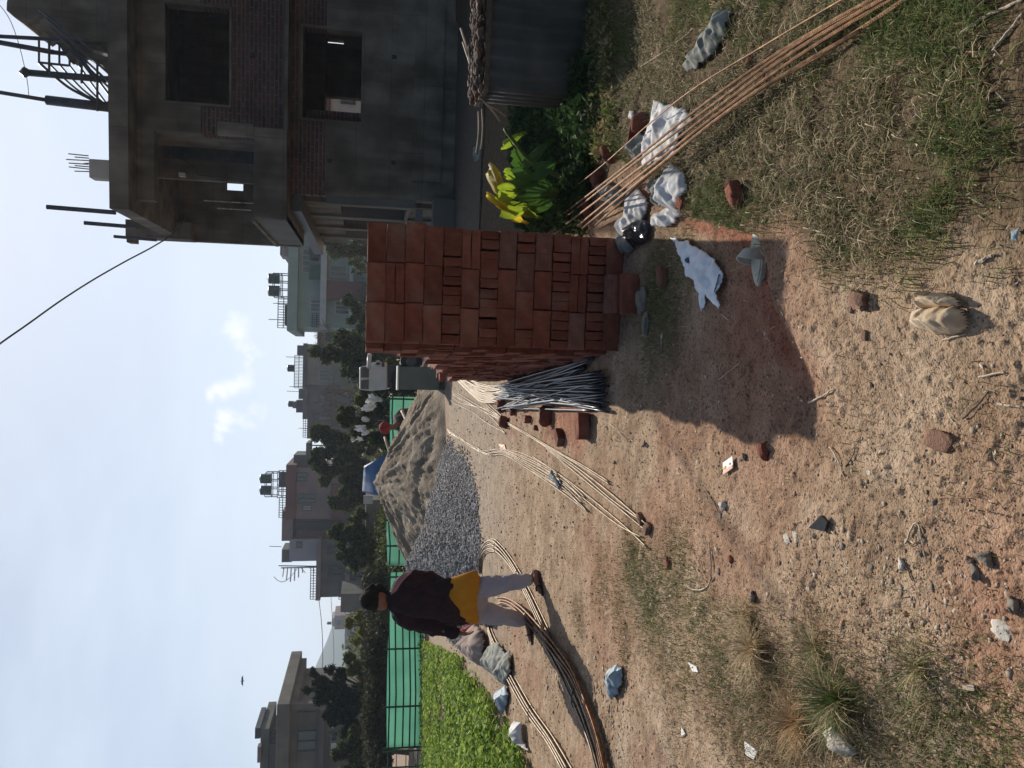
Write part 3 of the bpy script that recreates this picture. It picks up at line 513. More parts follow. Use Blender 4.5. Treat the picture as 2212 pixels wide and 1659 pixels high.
rock('brick_chunk', 1600, 425, (.14, .08), 'brick', 'jagged red brick piece sunk in lit grass on the bank', 'brick chunk', .6, seed=35, rz=.5)
rock('brick_chunk', 1480, 440, (.10, .07), 'brick', 'brick lump in the grass next to the crumpled sacks', 'brick chunk', .6, seed=36)
rock('brick_chunk', 1395, 262, (.13, .10), 'brick', 'big dark brick chunk beyond the upper torn sacks, highest of the row', 'brick chunk', .8, 'brick chunks along the weeds', 37)
rock('brick_chunk', 1380, 300, (.12, .10), 'brick', 'dark brick chunk between the weeds and the torn sacks', 'brick chunk', .8, 'brick chunks along the weeds', 38)
rock('brick_chunk', 1335, 335, (.14, .10), 'brick', 'dark brick chunk nearest the taro plant along the weeds', 'brick chunk', .8, 'brick chunks along the weeds', 39)
rock('brick_chunk', 1300, 385, (.14, .10), 'brick', 'reddish brick chunk under the long rusty bars', 'brick chunk', .7, 'brick chunks along the weeds', 40)
rock('brick_chunk', 1280, 455, (.16, .12), 'brick', 'broken brick lying against the right side of the brick stack', 'brick chunk', .6, 'brick chunks along the weeds', 41)
rock('brick_chunk', 1620, 130, (.05, .04), 'brick', 'orange brick crumb above the thick bundle of rusty bars', 'brick chunk', .5, seed=42)
rock('brick_chunk', 1560, 250, (.06, .04), 'brick', 'small red crumb below the rusty bars on the grass', 'brick chunk', .5, seed=43)
for k, (px, py, s, l) in enumerate([(1395, 960, .05, 'dark twisted bark scrap in the lit dirt left of the stack shadow'), (1330, 1000, .03, 'small dark pebble between the rods and the bark scrap'),
        (1880, 1225, .02, 'little pebble beside the long forked stem'), (2020, 1085, .025, 'dark pebble on smooth dirt near the bottom right'), (1770, 1215, .02, 'dark pebble below the flat white flakes'), (1990, 1195, .022, 'dark pebble left of the grey pair')]):
    rock('stone', px, py, (s, s*.8), 'stone', l, group=GS, seed=50+k)
# dark triangular shard, printed card, white flakes
def plate(name, pts, m, label, cat, th=.004, lift=.006, tilt=0, group=None):
    P = [G(*p) for p in pts]; c = sum(P)/len(P); mb = MB(); n = len(P)
    t = [p+[0, 0, lift+tilt*(p[1]-c[1])] for p in P]
    mb.add([q+[0, 0, th] for q in t]+t, [tuple(range(n)), tuple(range(2*n-1, n-1, -1))]+[(i, n+i, n+(i+1) % n, (i+1) % n) for i in range(n)])
    o = mb.build(name, MT[m]); tag(o, label, cat, group); return o
plate('slate_shard', [(1768, 1140), (1787, 1113), (1796, 1128), (1791, 1148)], 'black', 'dark triangular shard sticking up from lit dirt', 'shard', .012, .012, .3)
plate('plastic_flake', [(1490, 1430), (1508, 1440), (1512, 1452), (1500, 1450)], 'card', 'small white plastic flake right of the pale blue rag', 'flake', group='white plastic flakes')
plate('plastic_flake', [(1612, 1600), (1640, 1622), (1633, 1640), (1615, 1630)], 'card', 'long white plastic flake at the far lower left edge', 'flake', group='white plastic flakes')
plate('plastic_flake', [(1476, 1570), (1484, 1585), (1475, 1590)], 'card', 'tiny white flake behind the long flake at the lower left', 'flake', group='white plastic flakes')
plate('yellow_scrap', [(2085, 1480), (2110, 1478), (2112, 1492), (2088, 1490)], 'wood', 'short piece of split yellow straw on stony ground', 'straw piece')
plate('card_scrap', [(1877, 1016), (1885, 1016), (1886, 1026), (1878, 1025)], 'palestone', 'tiny square paper scrap near the crossed dry stems', 'paper scrap')
c0 = [G(1567, 1000), G(1588, 985), G(1590, 1011), G(1569, 1026)]; cc = sum(c0)/4
t = thing('printed_card', cc, 'small white printed card with orange lower edge lying on lit dirt', 'card')
def quadat(u, v, dz): return ((1-u)*(1-v)*c0[0]+u*(1-v)*c0[1]+u*v*c0[2]+(1-u)*v*c0[3])+[0, 0, dz+.012]
def cpatch(name, m, u0, u1, v0, v1, dz, th=.0015):
    q = [quadat(a, b, dz) for a, b in ((u0, v0), (u1, v0), (u1, v1), (u0, v1))]
    MB().add([p+[0, 0, th] for p in q]+q, [(0, 1, 2, 3), (7, 6, 5, 4), (0, 4, 5, 1), (1, 5, 6, 2), (2, 6, 7, 3), (3, 7, 4, 0)]).build(name, m, t, world=True)
cpatch('sheet', MT['card'], 0, 1, 0, 1, 0); cpatch('orange_band', MT['print_o'], .02, .98, .72, .98, .002); cpatch('yellow_band', mat('yellow_print', [(.8, .6, .2)], 20), .02, .3, .4, .6, .002)
cpatch('dot', MT['blackpaint'], .68, .78, .44, .54, .002)
def stem(pts, r, label, m='wood', name='twig', fork=None):
    P = [G(px, py)+[0, 0, r+.003] for px, py in pts]; mb = MB(); Q = spline(P, 14); Q = [q+RNG.normal(0, r*.25, 3) for q in Q]
    mb.tube(Q, [r*(1-.4*i/13) for i in range(14)], 5)
    if fork:
        P = [G(px, py)+[0, 0, r+.003] for px, py in fork]; mb.tube(spline(P, 8), r*.6, 4)
    o = mb.build(name, MT[m]); tag(o, label, 'stem', 'dry stems on the ground'); return o
stem([(1960, 1175), (1985, 1130), (2005, 1218)], .0035, 'bent dry stem forming a peak below the stones')
stem([(1985, 1130), (1995, 1160), (1970, 1180)], .0022, 'thin brown twig crossing the bent stem', 'bark')
stem([(1750, 870), (1775, 858), (1805, 840)], .004, 'bundle-like straw piece at the lower edge of the big shadow')
stem([(1795, 965), (1812, 990), (1830, 1037)], .0035, 'straight dry stem below the tip of the big shadow')
stem([(1830, 1008), (1845, 985), (1850, 965)], .0022, 'short twig leaning towards the straight stem below the shadow', 'bark')
stem([(1740, 492), (1790, 505), (1830, 512), (1875, 524)], .003, 'long pale stem on the grass right of the sandal')
stem([(1320, 915), (1345, 940), (1355, 955)], .003, 'short stem near the dark pebble left of the shadow')
stem([(1980, 670), (2020, 612)], .002, 'thin stalk rising from the grass behind the paper bag')
stem([(2115, 570), (2150, 550)], .006, 'flat pale wood chip at the grass edge near the bottom')
stem([(2040, 735), (2075, 725), (2090, 722)], .003, 'short straw touching the near side of the paper bag')
stem([(2118, 815), (2168, 805), (2178, 815)], .003, 'short hooked pale stem on smooth dirt near the bottom')
stem([(2160, 873), (2212, 880)], .004, 'pale stem running out at the bottom edge')
stem([(2085, 905), (2120, 870), (2140, 845)], .003, 'reddish twig pointing away from the heart shaped clod', 'bark')
stem([(1530, 1060), (1545, 1085), (1556, 1108)], .0028, 'thin curved stem above the split pale stone', 'bark')
stem([(1490, 1268), (1510, 1275), (1535, 1262), (1540, 1225), (1536, 1170)], .005, 'curved flat dry blade forming a hook by the green grass')
stem([(1555, 820), (1580, 800), (1600, 785)], .002, 'fine straw inside the big shadow')
stem([(1940, 1235), (1960, 1225), (1975, 1255)], .003, 'split stem with a stone on its end', 'bark')
stem([(1385, 145), (1460, 95), (1500, 60)], .003, 'long straw on lit grass at the far right')
stem([(2080, 75), (2130, 40), (2212, 0)], .005, 'long dry stalk near the lower right corner')
stem([(2150, 110), (2190, 60), (2212, 30)], .004, 'second dry stalk in the lower right corner')
rock('clod', 2035, 955, (.10, .08), 'redstone', 'wide heart shaped clod of tan earth on smooth dirt', 'clod', .25, seed=71)
# ------------------------------------------------------------------ bricks
def brick_mesh(seed, stamp=False):
    bm = bmesh.new(); bmesh.ops.create_cube(bm, size=1)
    rg = random.Random(seed)
    for v in bm.verts:
        v.co = Vector((v.co.x*.227, v.co.y*.052, v.co.z*.108)) + Vector([rg.uniform(-.0034, .0034) for _ in range(3)])
    bmesh.ops.subdivide_edges(bm, edges=bm.edges[:], cuts=3, use_grid_fill=True)
    for v in bm.verts: v.co += Vector([rg.uniform(-.0014, .0014) for _ in range(3)])
    es = [e for e in bm.edges if e.is_manifold and e.calc_face_angle(0) > 1.0]
    bmesh.ops.bevel(bm, geom=es, offset=.004, segments=2, affect='EDGES', profile=.6)
    me = bpy.data.meshes.new('brick'); bm.to_mesh(me); bm.free(); me.materials.append(MT['brick_pale'] if stamp else MT['brick']); return me
BR = [brick_mesh(k) for k in range(5)]; BP = [brick_mesh(20+k, True) for k in range(2)]
SO = Vector((.222, 4.80, 0)); FD = Vector((.71, -.055, 0)).normalized(); SDir = Vector((-.047, 1, 0)).normalized()   # front line and long side of the stack
GZ = H(.5, 4.9)+.004
def orient(xd, yd, zd=Vector((0, 0, 1))): return Matrix((xd, yd, zd)).transposed()
def put_brick(center, rot, label, group, mesh=None):
    o = bpy.data.objects.new('brick', mesh or random.choice(BR)); COL.objects.link(o)
    J = Matrix.Rotation(random.gauss(0, .022), 3, 'Z') @ Matrix.Rotation(random.gauss(0, .009), 3, 'Y')
    o.matrix_world = Matrix.Translation(center) @ (J @ rot).to_4x4(); tag(o, label, 'brick', group); return o
ROWS = ['SSS', 'SFS', 'SSS', 'SSS', 'HHHHHHHHHHHH', 'SSF', 'HHHHHHHHHHHH', 'SSS', 'HHSSHH', 'SSS', 'HHHHHHHHHHHH', 'SFF', 'HHHHHHHHHHHH', 'SSS']
FN = orient(FD, Vector((0, 0, 1)).cross(FD)); FH = orient(Vector((0, 0, 1)).cross(FD), -FD)   # on edge: stretcher / header
FF = orient(FD, Vector((0, 0, 1)), -(Vector((0, 0, 1)).cross(FD)))
INW = Vector((0, 0, 1)).cross(FD); ORD = ['top', 'second', 'third', 'fourth', 'fifth', 'sixth', 'seventh', 'eighth', 'ninth', 'tenth', 'eleventh', 'twelfth', 'thirteenth', 'bottom']
NTH = ['leftmost', 'second', 'third', 'fourth', 'fifth', 'sixth', 'seventh', 'eighth', 'ninth', 'tenth', 'eleventh', 'twelfth']
RH = .1118
def lab(row, i, n, kind):
    if i == 0: return f'{kind}, leftmost in the {ORD[row]} row of the stack front'
    if i == n-1: return f'{kind}, rightmost in the {ORD[row]} row of the stack front'
    return f'{kind}, {NTH[i]} from left in the {ORD[row]} row of the stack front'
stamped = {(8, 3): 1, (7, 2): 0, (9, 2): 1, (11, 0): 1, (1, 2): 0}
for ri, row in enumerate(ROWS):
    z = GZ+(13-ri)*RH+.055; lean = .004*(13-ri)+random.uniform(-.004, .004); u = random.uniform(-.006, .006)+.012*(ri < 5)
    tot = sum({'S': .232, 'F': .232, 'H': .0578}[c] for c in row); gap = (.702-tot)/len(row)
    for i, c in enumerate(row):
        w = {'S': .232, 'F': .232, 'H': .0578}[c]; g = gap+random.uniform(-.003, .003)
        dep = random.uniform(-.006, .006); p = SO+FD*(u+w/2)+Vector((0, 0, z))
        if c == 'S':
            o = put_brick(p+INW*(.028+dep), FN, lab(ri, i, len(row), 'red brick laid on edge'), 'bricks in the front of the stack', BP[i % 2] if (ri, i) in stamped else None)
            if (ri, i) in stamped:
                mb = MB(); y = -.0262
                def st(x0, x1, z0, z1): mb.box(x0, x1, y-.0022, y+.002, z0, z1)
                for s in (0, 1):
                    ox = -.035+.045*s
                    st(ox-.012, ox-.008, -.018, .018); st(ox-.012, ox+.014, .014, .018)
                    if s == 0: st(ox-.008, ox+.012, -.018, -.014); st(ox+.010, ox+.014, -.014, .014); st(ox-.001, ox+.003, -.008, .008)
                    else: st(ox-.008, ox+.010, -.002, .002); st(ox+.004, ox+.008, -.018, -.004)
                for zz in (-.036, .034): st(-.09, .085, zz, zz+.003)
                mb.build('stamp', MT['brick_pale'], o); o['label'] = lab(ri, i, len(row), 'paler stamped brick')
        elif c == 'H': put_brick(p+INW*(.114+dep), FH, lab(ri, i, len(row), 'brick set end on'), 'bricks in the front of the stack')
        else:
            for q, nm in ((-.0275, 'lower flat brick'), (.0275, 'upper flat brick')):
                put_brick(p+Vector((0, 0, q))+INW*(.055+dep), FF, lab(ri, i, len(row), nm), 'bricks in the front of the stack')
        u += w+g
# the long side, receding
def rows_at(k): return 14 if k < 2 else 12 if k < 4 else max(6, int(10.6-(k-4)*.36))
nb = 0; core = MB()
SL = orient(SDir, -FD if False else Vector((0, 0, 1)).cross(SDir)); SHd = orient(-(Vector((0, 0, 1)).cross(SDir)), SDir)
RS = -(Vector((0, 0, 1)).cross(SDir))     # pointing right, into the stack
for k in range(17):
    for rI in range(rows_at(k)):
        if k == 0 : 
            continue
        z = GZ+rI*RH+.055; y0 = .03+k*.236
        head = (rI*7+k*3) % 5 in (1, 3) and rI > rows_at(k)-9 and nb < 195
        if head:
            for q in range(4):
                p = SO+SDir*(y0+.03+q*.0585)+RS*(.114+random.uniform(-.022, .012))+Vector((0, 0, z)); put_brick(p, orient(RS, SDir), 'brick set end on in the long receding left side of the stack', 'bricks along the long side of the stack'); nb += 1
        else:
            p = SO+SDir*(y0+.118)+RS*(.028+random.uniform(-.024, .012))+Vector((0, 0, z)); put_brick(p, SL, 'brick laid lengthwise in the long receding left side of the stack', 'bricks along the long side of the stack'); nb += 1
    # what lies behind the two faces
    for rI in range(rows_at(k)):
        z = GZ+rI*RH
        for c in range(3):
            M = Matrix.Translation(SO+SDir*(.06+k*.236+(.02 if k else .06))+RS*((.24 if k else .02)+c*.226*(1 if k else 1.02)-(0 if k else 0))+Vector((0, 0, z)))@orient(RS, SDir).to_4x4()
            if k == 0:
                core.box(.01, .21, .02, .16, .004, .108, M, .001)
            elif c < 2 or True:
                if c == 2: continue
                for q in range(4): core.box(.002, .222, q*.0585, q*.0585+.053, .003, .108, M, .002)
o = core.build('bricks', MT['brick']); tag(o, 'rest of the red bricks filling the inside and top of the stack', 'bricks', kind='stuff')
# odd bricks tumbled on the far end of the stack
for k, (dx, dy, rr, zz) in enumerate([(.10, 3.5, .3, 7), (.30, 3.62, 1.1, 7), (.16, 3.8, .1, 6), (.05, 3.2, .8, 8)]):
    p = SO+SDir*dy+RS*dx; kk = int((dy-.03)/.236); p.z = GZ+rows_at(kk)*RH+.028
    put_brick(p, Matrix.Rotation(rr, 3, 'Z') @ Matrix.Rotation(R(90), 3, 'X'), ['sunlit brick lying loose on the far low end of the stack', 'sunlit brick turned askew on the far low end of the stack', 'last sunlit brick at the far end of the stack top', 'loose brick lying flat before the sunlit ones on the stack'][k], 'loose bricks on the stack')
def loose(px, py, rz, label, m=None, dz=0, flat=True, tilt=0, frog=False):
    c = G(px, py); o = bpy.data.objects.new('brick', m or BR[2]); COL.objects.link(o)
    o.matrix_world = Matrix.Translation((c[0], c[1], c[2]+(.026 if flat else .052)+dz)) @ (Matrix.Rotation(rz, 3, 'Z') @ Matrix.Rotation(tilt, 3, 'Y') @ (Matrix.Rotation(R(90), 3, 'X') if flat else Matrix.Identity(3))).to_4x4()
    tag(o, label, 'brick', 'loose bricks on the ground')
    if frog:                     # raised frame and marks of the pressed face
        s = -1; mb = MB(); y = -.0265
        for a in ((-.085, .085, .026, .034), (-.085, .085, -.034, -.026), (-.085, -.077, -.026, .026), (.077, .085, -.026, .026), (-.055, -.047, -.016, .016), (-.03, -.005, .008, .014), (-.03, -.005, -.014, -.008), (-.012, -.006, -.008, .008), (.02, .026, -.016, .016), (.026, .05, -.003, .003)):
            mb.box(a[0], a[1], y-.004, y+.002, a[2], a[3])
        mb.build('stamp', MT['brick_pale'], o)
    return o
loose(1378, 636, .02, 'loose dark brick on the ground at the foot of the stack, under another', BR[1], flat=False)
loose(1366, 638, -.03, 'stamped dusty brick lying on top of the loose brick at the stack foot', BP[0], dz=.110, flat=True, frog=False)
loose(1272, 920, .12, 'sunlit brick standing on edge with its pressed frame upward', BR[3], flat=False)
o = COL.objects[-1]; o.matrix_world = Matrix.Translation(Vector(G(1272, 921))+Vector((0, 0, .05))) @ (Matrix.Rotation(.12, 3, 'Z') @ Matrix.Rotation(R(-90), 3, 'X')).to_4x4()
o.scale = (.8, 1.5, 1)
mb = MB(); y = .0265
for a in ((-.085, .085, .026, .034), (-.085, .085, -.034, -.026), (-.085, -.077, -.026, .026), (.077, .085, -.026, .026), (-.055, -.045, -.016, .016), (-.03, -.005, .008, .014), (-.03, -.005, -.014, -.008), (.02, .028, -.016, .016), (.03, .05, -.003, .003)): mb.box(a[0], a[1], y-.002, y+.005, a[2], a[3])
mb.build('pressed_frame', MT['brick'], o)
o = loose(1215, 945, .9, 'star shaped broken brick left of the brick with the pressed frame', BR[0]); o.scale = (.55, 1, .8)
for px, py, s, l in [(1190, 898, (.17, .09), 'brick piece beside the outermost blue-grey steel rod'), (1145, 905, (.10, .07), 'small brick piece above the row of broken bricks'), (1090, 880, (.18, .10), 'broken brick where the pale rods bend, upper'), (1098, 912, (.16, .10), 'broken brick crossed by thin pale rods, lower'), (1160, 925, (.07, .05), 'brick crumb near the star shaped broken brick'), (1112, 890, (.12, .09), 'shaded brick piece between two broken bricks by the rods')]:
    rock('brick_chunk', px, py, s, 'brick', l, 'brick chunk', .75, 'brick pieces along the rods')
# ------------------------------------------------------------------ steel bars
def bar(pts, r, m, label, group, name='steel_bar', ribs=0, n=30, sides=6, droop=0):
    Q = spline(pts, n)
    if ribs:
        Ln = sum(np.linalg.norm(Q[i+1]-Q[i]) for i in range(len(Q)-1)); n2 = int(Ln/ribs); Q = spline(pts, n2); rr = [r*(1.13 if i % 2 else .93) for i in range(n2)]
    else: rr = r
    o = MB().tube(Q, rr, sides).build(name, MT[m], smooth=not ribs); tag(o, label, 'steel bar', group); return o
def onG(px, py, dz=0): return G(px, py, dz)
RB = [  # rusty ribbed bars: near ends beyond the right border, far ends by the brick stack
    ([(2040, -55), (1780, 108), (1596, 227), (1430, 363), (1285, 492)], .0066, 'lowest rusty ribbed bar of the bundle on the grass', .010),
    ([(1862, 62), (1725, 140), (1583, 227), (1417, 363), (1262, 490)], .0066, 'rusty ribbed bar whose cut end shows halfway along the bundle', .022),
    ([(2012, -50), (1760, 105), (1570, 227), (1403, 363), (1243, 488)], .0062, 'rusty ribbed bar in the middle of the bundle', .012),
    ([(1992, -50), (1742, 100), (1555, 227), (1388, 363), (1228, 480)], .0062, 'rusty ribbed bar just above the middle of the bundle', .024),
    ([(1975, -50), (1728, 92), (1540, 224), (1372, 355), (1218, 470)], .0056, 'topmost rusty bar of the tight bundle', .014),
    ([(1968, -48), (1705, 100), (1520, 227), (1343, 363), (1205, 466)], .0058, 'rusty bar lying apart, next above the tight bundle', .020),
    ([(1905, -48), (1650, 105), (1461, 227), (1284, 363), (1196, 432)], .0036, 'thin rusty bar lying alone above the others', .020)]
for k, (pp, r, l, dz) in enumerate(RB):
    bar([onG(a+random.uniform(-6, 6), b+random.uniform(-5, 5), dz+q) for (a, b), q in zip(pp, (.02, .035, .085, .10, .06))], r, 'rust', l, 'rusty bars lying across the grass', ribs=.007 if k != 6 else 0, sides=7)
# pile of blue-grey steel rods by the stack
random.seed(21)
for k in range(38):
    t = k/45; layer = k % 4
    nx = 768+122*((k*17) % 38)/37; ny = 1308+random.uniform(-28, 8)-(30 if nx < 800 else 0)
    fx = 1070+random.uniform(-10, 40); fy = 870-38*((k*23) % 38)/37+random.uniform(-5, 5)
    if k % 5 == 0: fy += 14
    a = onG(ny, nx, .006+.011*layer+.02*random.random()); b = onG(fx, fy, .03+.014*layer+.06*random.random()); mid = (a+b)/2; mid[2] += .01+random.uniform(0, .03)
    lit = nx > 868
    bar([a, mid, b], random.choice([.0068, .0078, .0088]), 'steel', 'blue-grey steel rod in the shaded heap beside the brick stack', 'steel rods heaped beside the brick stack', n=10, name='steel_rod')
# their pale bent tails running on towards the sand
for k in range(18):
    s = k/17; a = onG(1118+random.uniform(-8, 12)-10*s, 826+s*30, .04+.05*random.random()); b = onG(1062-4*s+random.uniform(-6, 6), 834+s*36, .03+.03*random.random()); c = onG(1030-3*s, 826+s*34, .03); d = onG(978+random.uniform(0, 40)*(1-s), 808+s*4, .03)
    bar([a, b, c, d], .0068, 'oldsteel', 'pale bent rod tail curving from the heap along the stack', 'bent rod tails behind the heap', n=16, name='steel_rod')
A = [([(962, 838), (985, 852), (1040, 886), (1090, 910), (1210, 985), (1300, 1050), (1405, 1140)], 'longest straight thin rod ending at the red clods'),
     ([(965, 846), (1030, 880), (1100, 918), (1200, 975), (1260, 1010), (1318, 1047)], 'thick pale rod ending in dirt right of the red clods'),
     ([(990, 850), (1040, 880), (1110, 920), (1210, 978), (1262, 1007), (1316, 1041)], 'twin of the thick pale rod, lying just right of it'),
     ([(964, 842), (990, 868), (1030, 880), (1065, 905), (1092, 938)], 'thin looping rod ending lowest under the broken bricks'),
     ([(962, 848), (975, 866), (1020, 890), (1050, 912), (1092, 935)], 'thin looping rod, second lowest under the broken bricks'),
     ([(968, 842), (1005, 870), (1050, 884), (1080, 900), (1100, 926)], 'thin looping rod touching the lower broken brick'),
     ([(980, 812), (1010, 842), (1035, 868), (1060, 888), (1095, 912)], 'thin rod leaving the stack side and reaching the broken bricks'),
     ([(990, 812), (1020, 846), (1048, 872), (1078, 898)], 'shorter thin rod leaving the stack side'),
     ([(1000, 812), (1030, 848), (1056, 872), (1090, 904)], 'third thin rod leaving the stack side'),
     ([(1190, 975), (1250, 1018), (1320, 1078), (1402, 1136)], 'thin straight rod beside the longest one')]
for pp, l in A: bar([onG(a, b, .012) for a, b in pp], .0046, 'oldsteel', l, 'thin rods stretched over the dirt', name='steel_rod')
random.seed(5)
t = thing('rod_bundle', G(1150, 1030), 'loose bundle of thin pale rods tied with a grey-blue rag on open dirt', 'rod bundle')
for k in range(9):
    s = k/8-.5; w = 26*s
    pp = [(969+6*s, 932+w*.5), (1000+10*s, 951+w*.3), (1024+20*s, 966+w*.3), (1046+16*s, 978+w*.35), (1082+10*s, 975+w*.5), (1130, 995+w*1.0), (1206, 1040+w*1.3), (1264+random.uniform(-8, 8), 1090+w*1.2)]
    pp = [(a, b+random.uniform(-2, 2)) for a, b in pp]
    o = MB().tube(spline([onG(a, b, .008+.006*(k % 3)) for a, b in pp], 36), .0040, 5).build('rod', MT['oldsteel'], t, smooth=True, world=True)
mb = MB(); p0 = onG(1199, 1018, .02); p1 = onG(1212, 1053, .02)
mb.tube([p0+[0, 0, .03], p0+(p1-p0)*.3+[0, 0, .045], p0+(p1-p0)*.6+[.02, 0, .035], p1+[0, 0, .01]], [.012, .028, .016, .022], 7)
mb.tube([p0+(p1-p0)*.35+[0, 0, .04], p0+(p1-p0)*.3+[-.05, .02, .02]], [.012, .004], 5)
mb.build('rag_tie', MT['paleblue'], t, world=True)
for k, (pp, l) in enumerate([([(1150, 985), (1230, 1040), (1330, 1120), (1395, 1180)], 'long thin rod left of the tied bundle, pointing at the green grass'), ([(1160, 1000), (1250, 1068), (1330, 1130), (1385, 1160)], 'second long thin rod left of the tied bundle'), ([(1180, 968), (1260, 1035), (1340, 1100), (1400, 1150)], 'thin rod between the tied bundle and the longest rod')]):
    bar([onG(a, b, .012) for a, b in pp], .0044, 'oldsteel', l, 'thin rods stretched over the dirt', name='steel_rod')
def bundle(label, center, n, width, r, m='oldsteel', ties=(), nn=44, zz=.012, name='rod_bundle'):
    P = spline([onG(a, b, 0) for a, b in center], nn); t = thing(name, P[nn//2], label, 'rod bundle', 'curved rod bundles on the left')
    for k in range(n):
        lay = k % 3; off = (k/(n-1)-.5)*width; Q = []
        for i, p in enumerate(P):
            d = P[min(i+1, nn-1)]-P[max(i-1, 0)]; d = d/np.linalg.norm(d[:2]); sq = 1-.25*math.sin(i/nn*9+1)
            Q.append(p+np.array([-d[1]*off*sq, d[0]*off*sq, zz+r*1.7*lay]))
        s = random.randint(0, 3)
        MB().tube(Q[s:nn-random.randint(0, 2)], r, 5).build('rod', MT[m], t, smooth=True, world=True)
    for f in ties:
        i = int(f*(nn-1)); d = P[min(i+1, nn-1)]-P[i-1]; d = d/np.linalg.norm(d[:2]); nrm = np.array([-d[1], d[0], 0])
        ring = [P[i]+nrm*math.cos(q)*(width*.5+.014)+np.array([0, 0, zz+r*1.6+math.sin(q)*(r*3.4)]) for q in np.linspace(0, 6.2832, 13)]
        MB().tube(ring, .004, 4).build('tie_wire', MT['wire'], t, world=True)
    return t
bundle('hairpin bundle of rods bent in a U beside the gravel, passing the woman', [(1050, 1290), (1041, 1240), (1042, 1205), (1052, 1184), (1068, 1178), (1082, 1187), (1100, 1206), (1120, 1235), (1150, 1292), (1196, 1392)], 10, .115, .0075, ties=(.52, .8), nn=60)
bundle('brown bundle of rods emerging behind the woman and curving to the left edge', [(1082, 1298), (1105, 1300), (1135, 1320), (1180, 1370), (1215, 1412), (1250, 1460), (1285, 1540), (1305, 1600), (1325, 1690)], 9, .10, .0072, 'rust', ties=(.35,), nn=60, zz=.03)
bundle('dark bundle of rods in the woman\'s shadow running to the left edge', [(1180, 1380), (1215, 1440), (1250, 1510), (1285, 1600), (1310, 1690)], 8, .13, .0075, 'oldsteel', ties=(.5,), nn=50)
bundle('straight pale bundle of rods leading from the cloth heap along the crop field', [(1060, 1350), (1070, 1385), (1100, 1450), (1145, 1530), (1195, 1600), (1245, 1690)], 10, .12, .0085, 'oldsteel', ties=(.3, .65), nn=50)
# ------------------------------------------------------------------ crumpled sheets and sacks
def inpoly(x, y, P):
    ins = np.zeros(x.shape, bool); n = len(P)
    for i in range(n):
        x0, y0 = P[i][:2]; x1, y1 = P[(i+1) % n][:2]; c = ((y0 > y) != (y1 > y)) & (x < (x1-x0)*(y-y0)/(y1-y0+1e-12)+x0); ins ^= c
    return ins
def crumple(name, poly, m, label, cat, amp=.02, freq=14, lift=.006, group=None, res=None, seed=0, dome=0, stretch=1, pts=None, parent=None):
    P = np.array(pts) if pts is not None else np.array([G(*p) for p in poly]); x0, y0 = P[:, 0].min(), P[:, 1].min(); x1, y1 = P[:, 0].max(), P[:, 1].max()
    s = res or max(.0032, max(x1-x0, y1-y0)/120); nx = int((x1-x0)/s)+2; ny = int((y1-y0)/s)+2
    X, Y = np.meshgrid(x0+np.arange(nx)*s, y0+np.arange(ny)*s)
    Xj = X+s*.3*(vnoise(X/s*.7, Y/s*.7, seed)-.5); ins = inpoly(Xj, Y, P)
    wx = X*freq+1.5*fbm(X*freq*.5, Y*freq*.5, 2, seed+1); wy = Y*freq*stretch+1.5*fbm(X*freq*.5, Y*freq*.5, 2, seed+2)
    rg = np.random.default_rng(seed); rd = np.zeros(X.shape); am = 1.
    for q in range(6):
        an = rg.uniform(0, 3.14); f_ = freq*.34*(1.45**q); tt_ = (X*math.cos(an)+Y*math.sin(an)*stretch)*f_+.9*fbm(X*freq*.25+q, Y*freq*.25, 2, seed+q)+rg.random(); rd = rd+am*np.abs(2*(tt_-np.floor(tt_+.5))); am *= .66
    rd = rd/1.9
    # distance to the outline for a bulging middle
    dm = np.full(X.shape, 9.)
    for i in range(len(P)):
        a = P[i][:2]; b = P[(i+1) % len(P)][:2]; ab = b-a; tt = np.clip(((X-a[0])*ab[0]+(Y-a[1])*ab[1])/(ab@ab+1e-9), 0, 1); dm = np.minimum(dm, np.hypot(X-a[0]-tt*ab[0], Y-a[1]-tt*ab[1]))
    k = np.clip(dm/(max(1e-3, dm[ins].max() if ins.any() else 1)), 0, 1)**.6
    Z = Hn(X, Y)+lift+amp*rd*(.35+.65*k)+dome*k
    Xd = X+min(amp, .03)*.6*(vnoise(X*freq*1.3, Y*freq*1.3, seed+7)-.5); Yd = Y+min(amp, .03)*.6*(vnoise(X*freq*1.3, Y*freq*1.3, seed+8)-.5)
    idx = -np.ones(X.shape, int); F = []; cell = ins[:-1, :-1] & ins[1:, :-1] & ins[:-1, 1:] & ins[1:, 1:]
    ii = np.arange(ny*nx).reshape(ny, nx); F = np.stack([ii[:-1, :-1], ii[:-1, 1:], ii[1:, 1:], ii[1:, :-1]], -1)[cell]
    used = np.unique(F); mp_ = np.zeros(ny*nx, int); mp_[used] = np.arange(len(used)); V = np.stack([Xd, Yd, Z], -1).reshape(-1, 3)[used]
    o = world_obj(name, V, mp_[F], MT[m], smooth=False, parent=parent); sm = o.modifiers.new('thick', 'SOLIDIFY'); sm.thickness = .0015
    if parent is None: tag(o, label, cat, group)
    return o
SG = 'torn woven sacks on the ground'
o = crumple('woven_sack', [(1455, 508), (1478, 520), (1496, 518), (1534, 545), (1556, 562), (1570, 592), (1566, 620), (1558, 635), (1566, 655), (1562, 672), (1548, 655), (1535, 640), (1533, 655), (1520, 672), (1518, 640), (1512, 622), (1494, 600), (1478, 562), (1470, 535)], 'flatsack', 'flat white woven sack lying in the shadow of the brick stack', 'sack', .050, 19, seed=11, dome=.004)
crumple('blue_border', None, 'blueprint', '', '', .010, 20, .030, seed=12, pts=[G(*p) for p in [(1567, 590), (1563, 612), (1557, 632), (1560, 633), (1567, 612), (1571, 592)]], parent=o, res=.004)
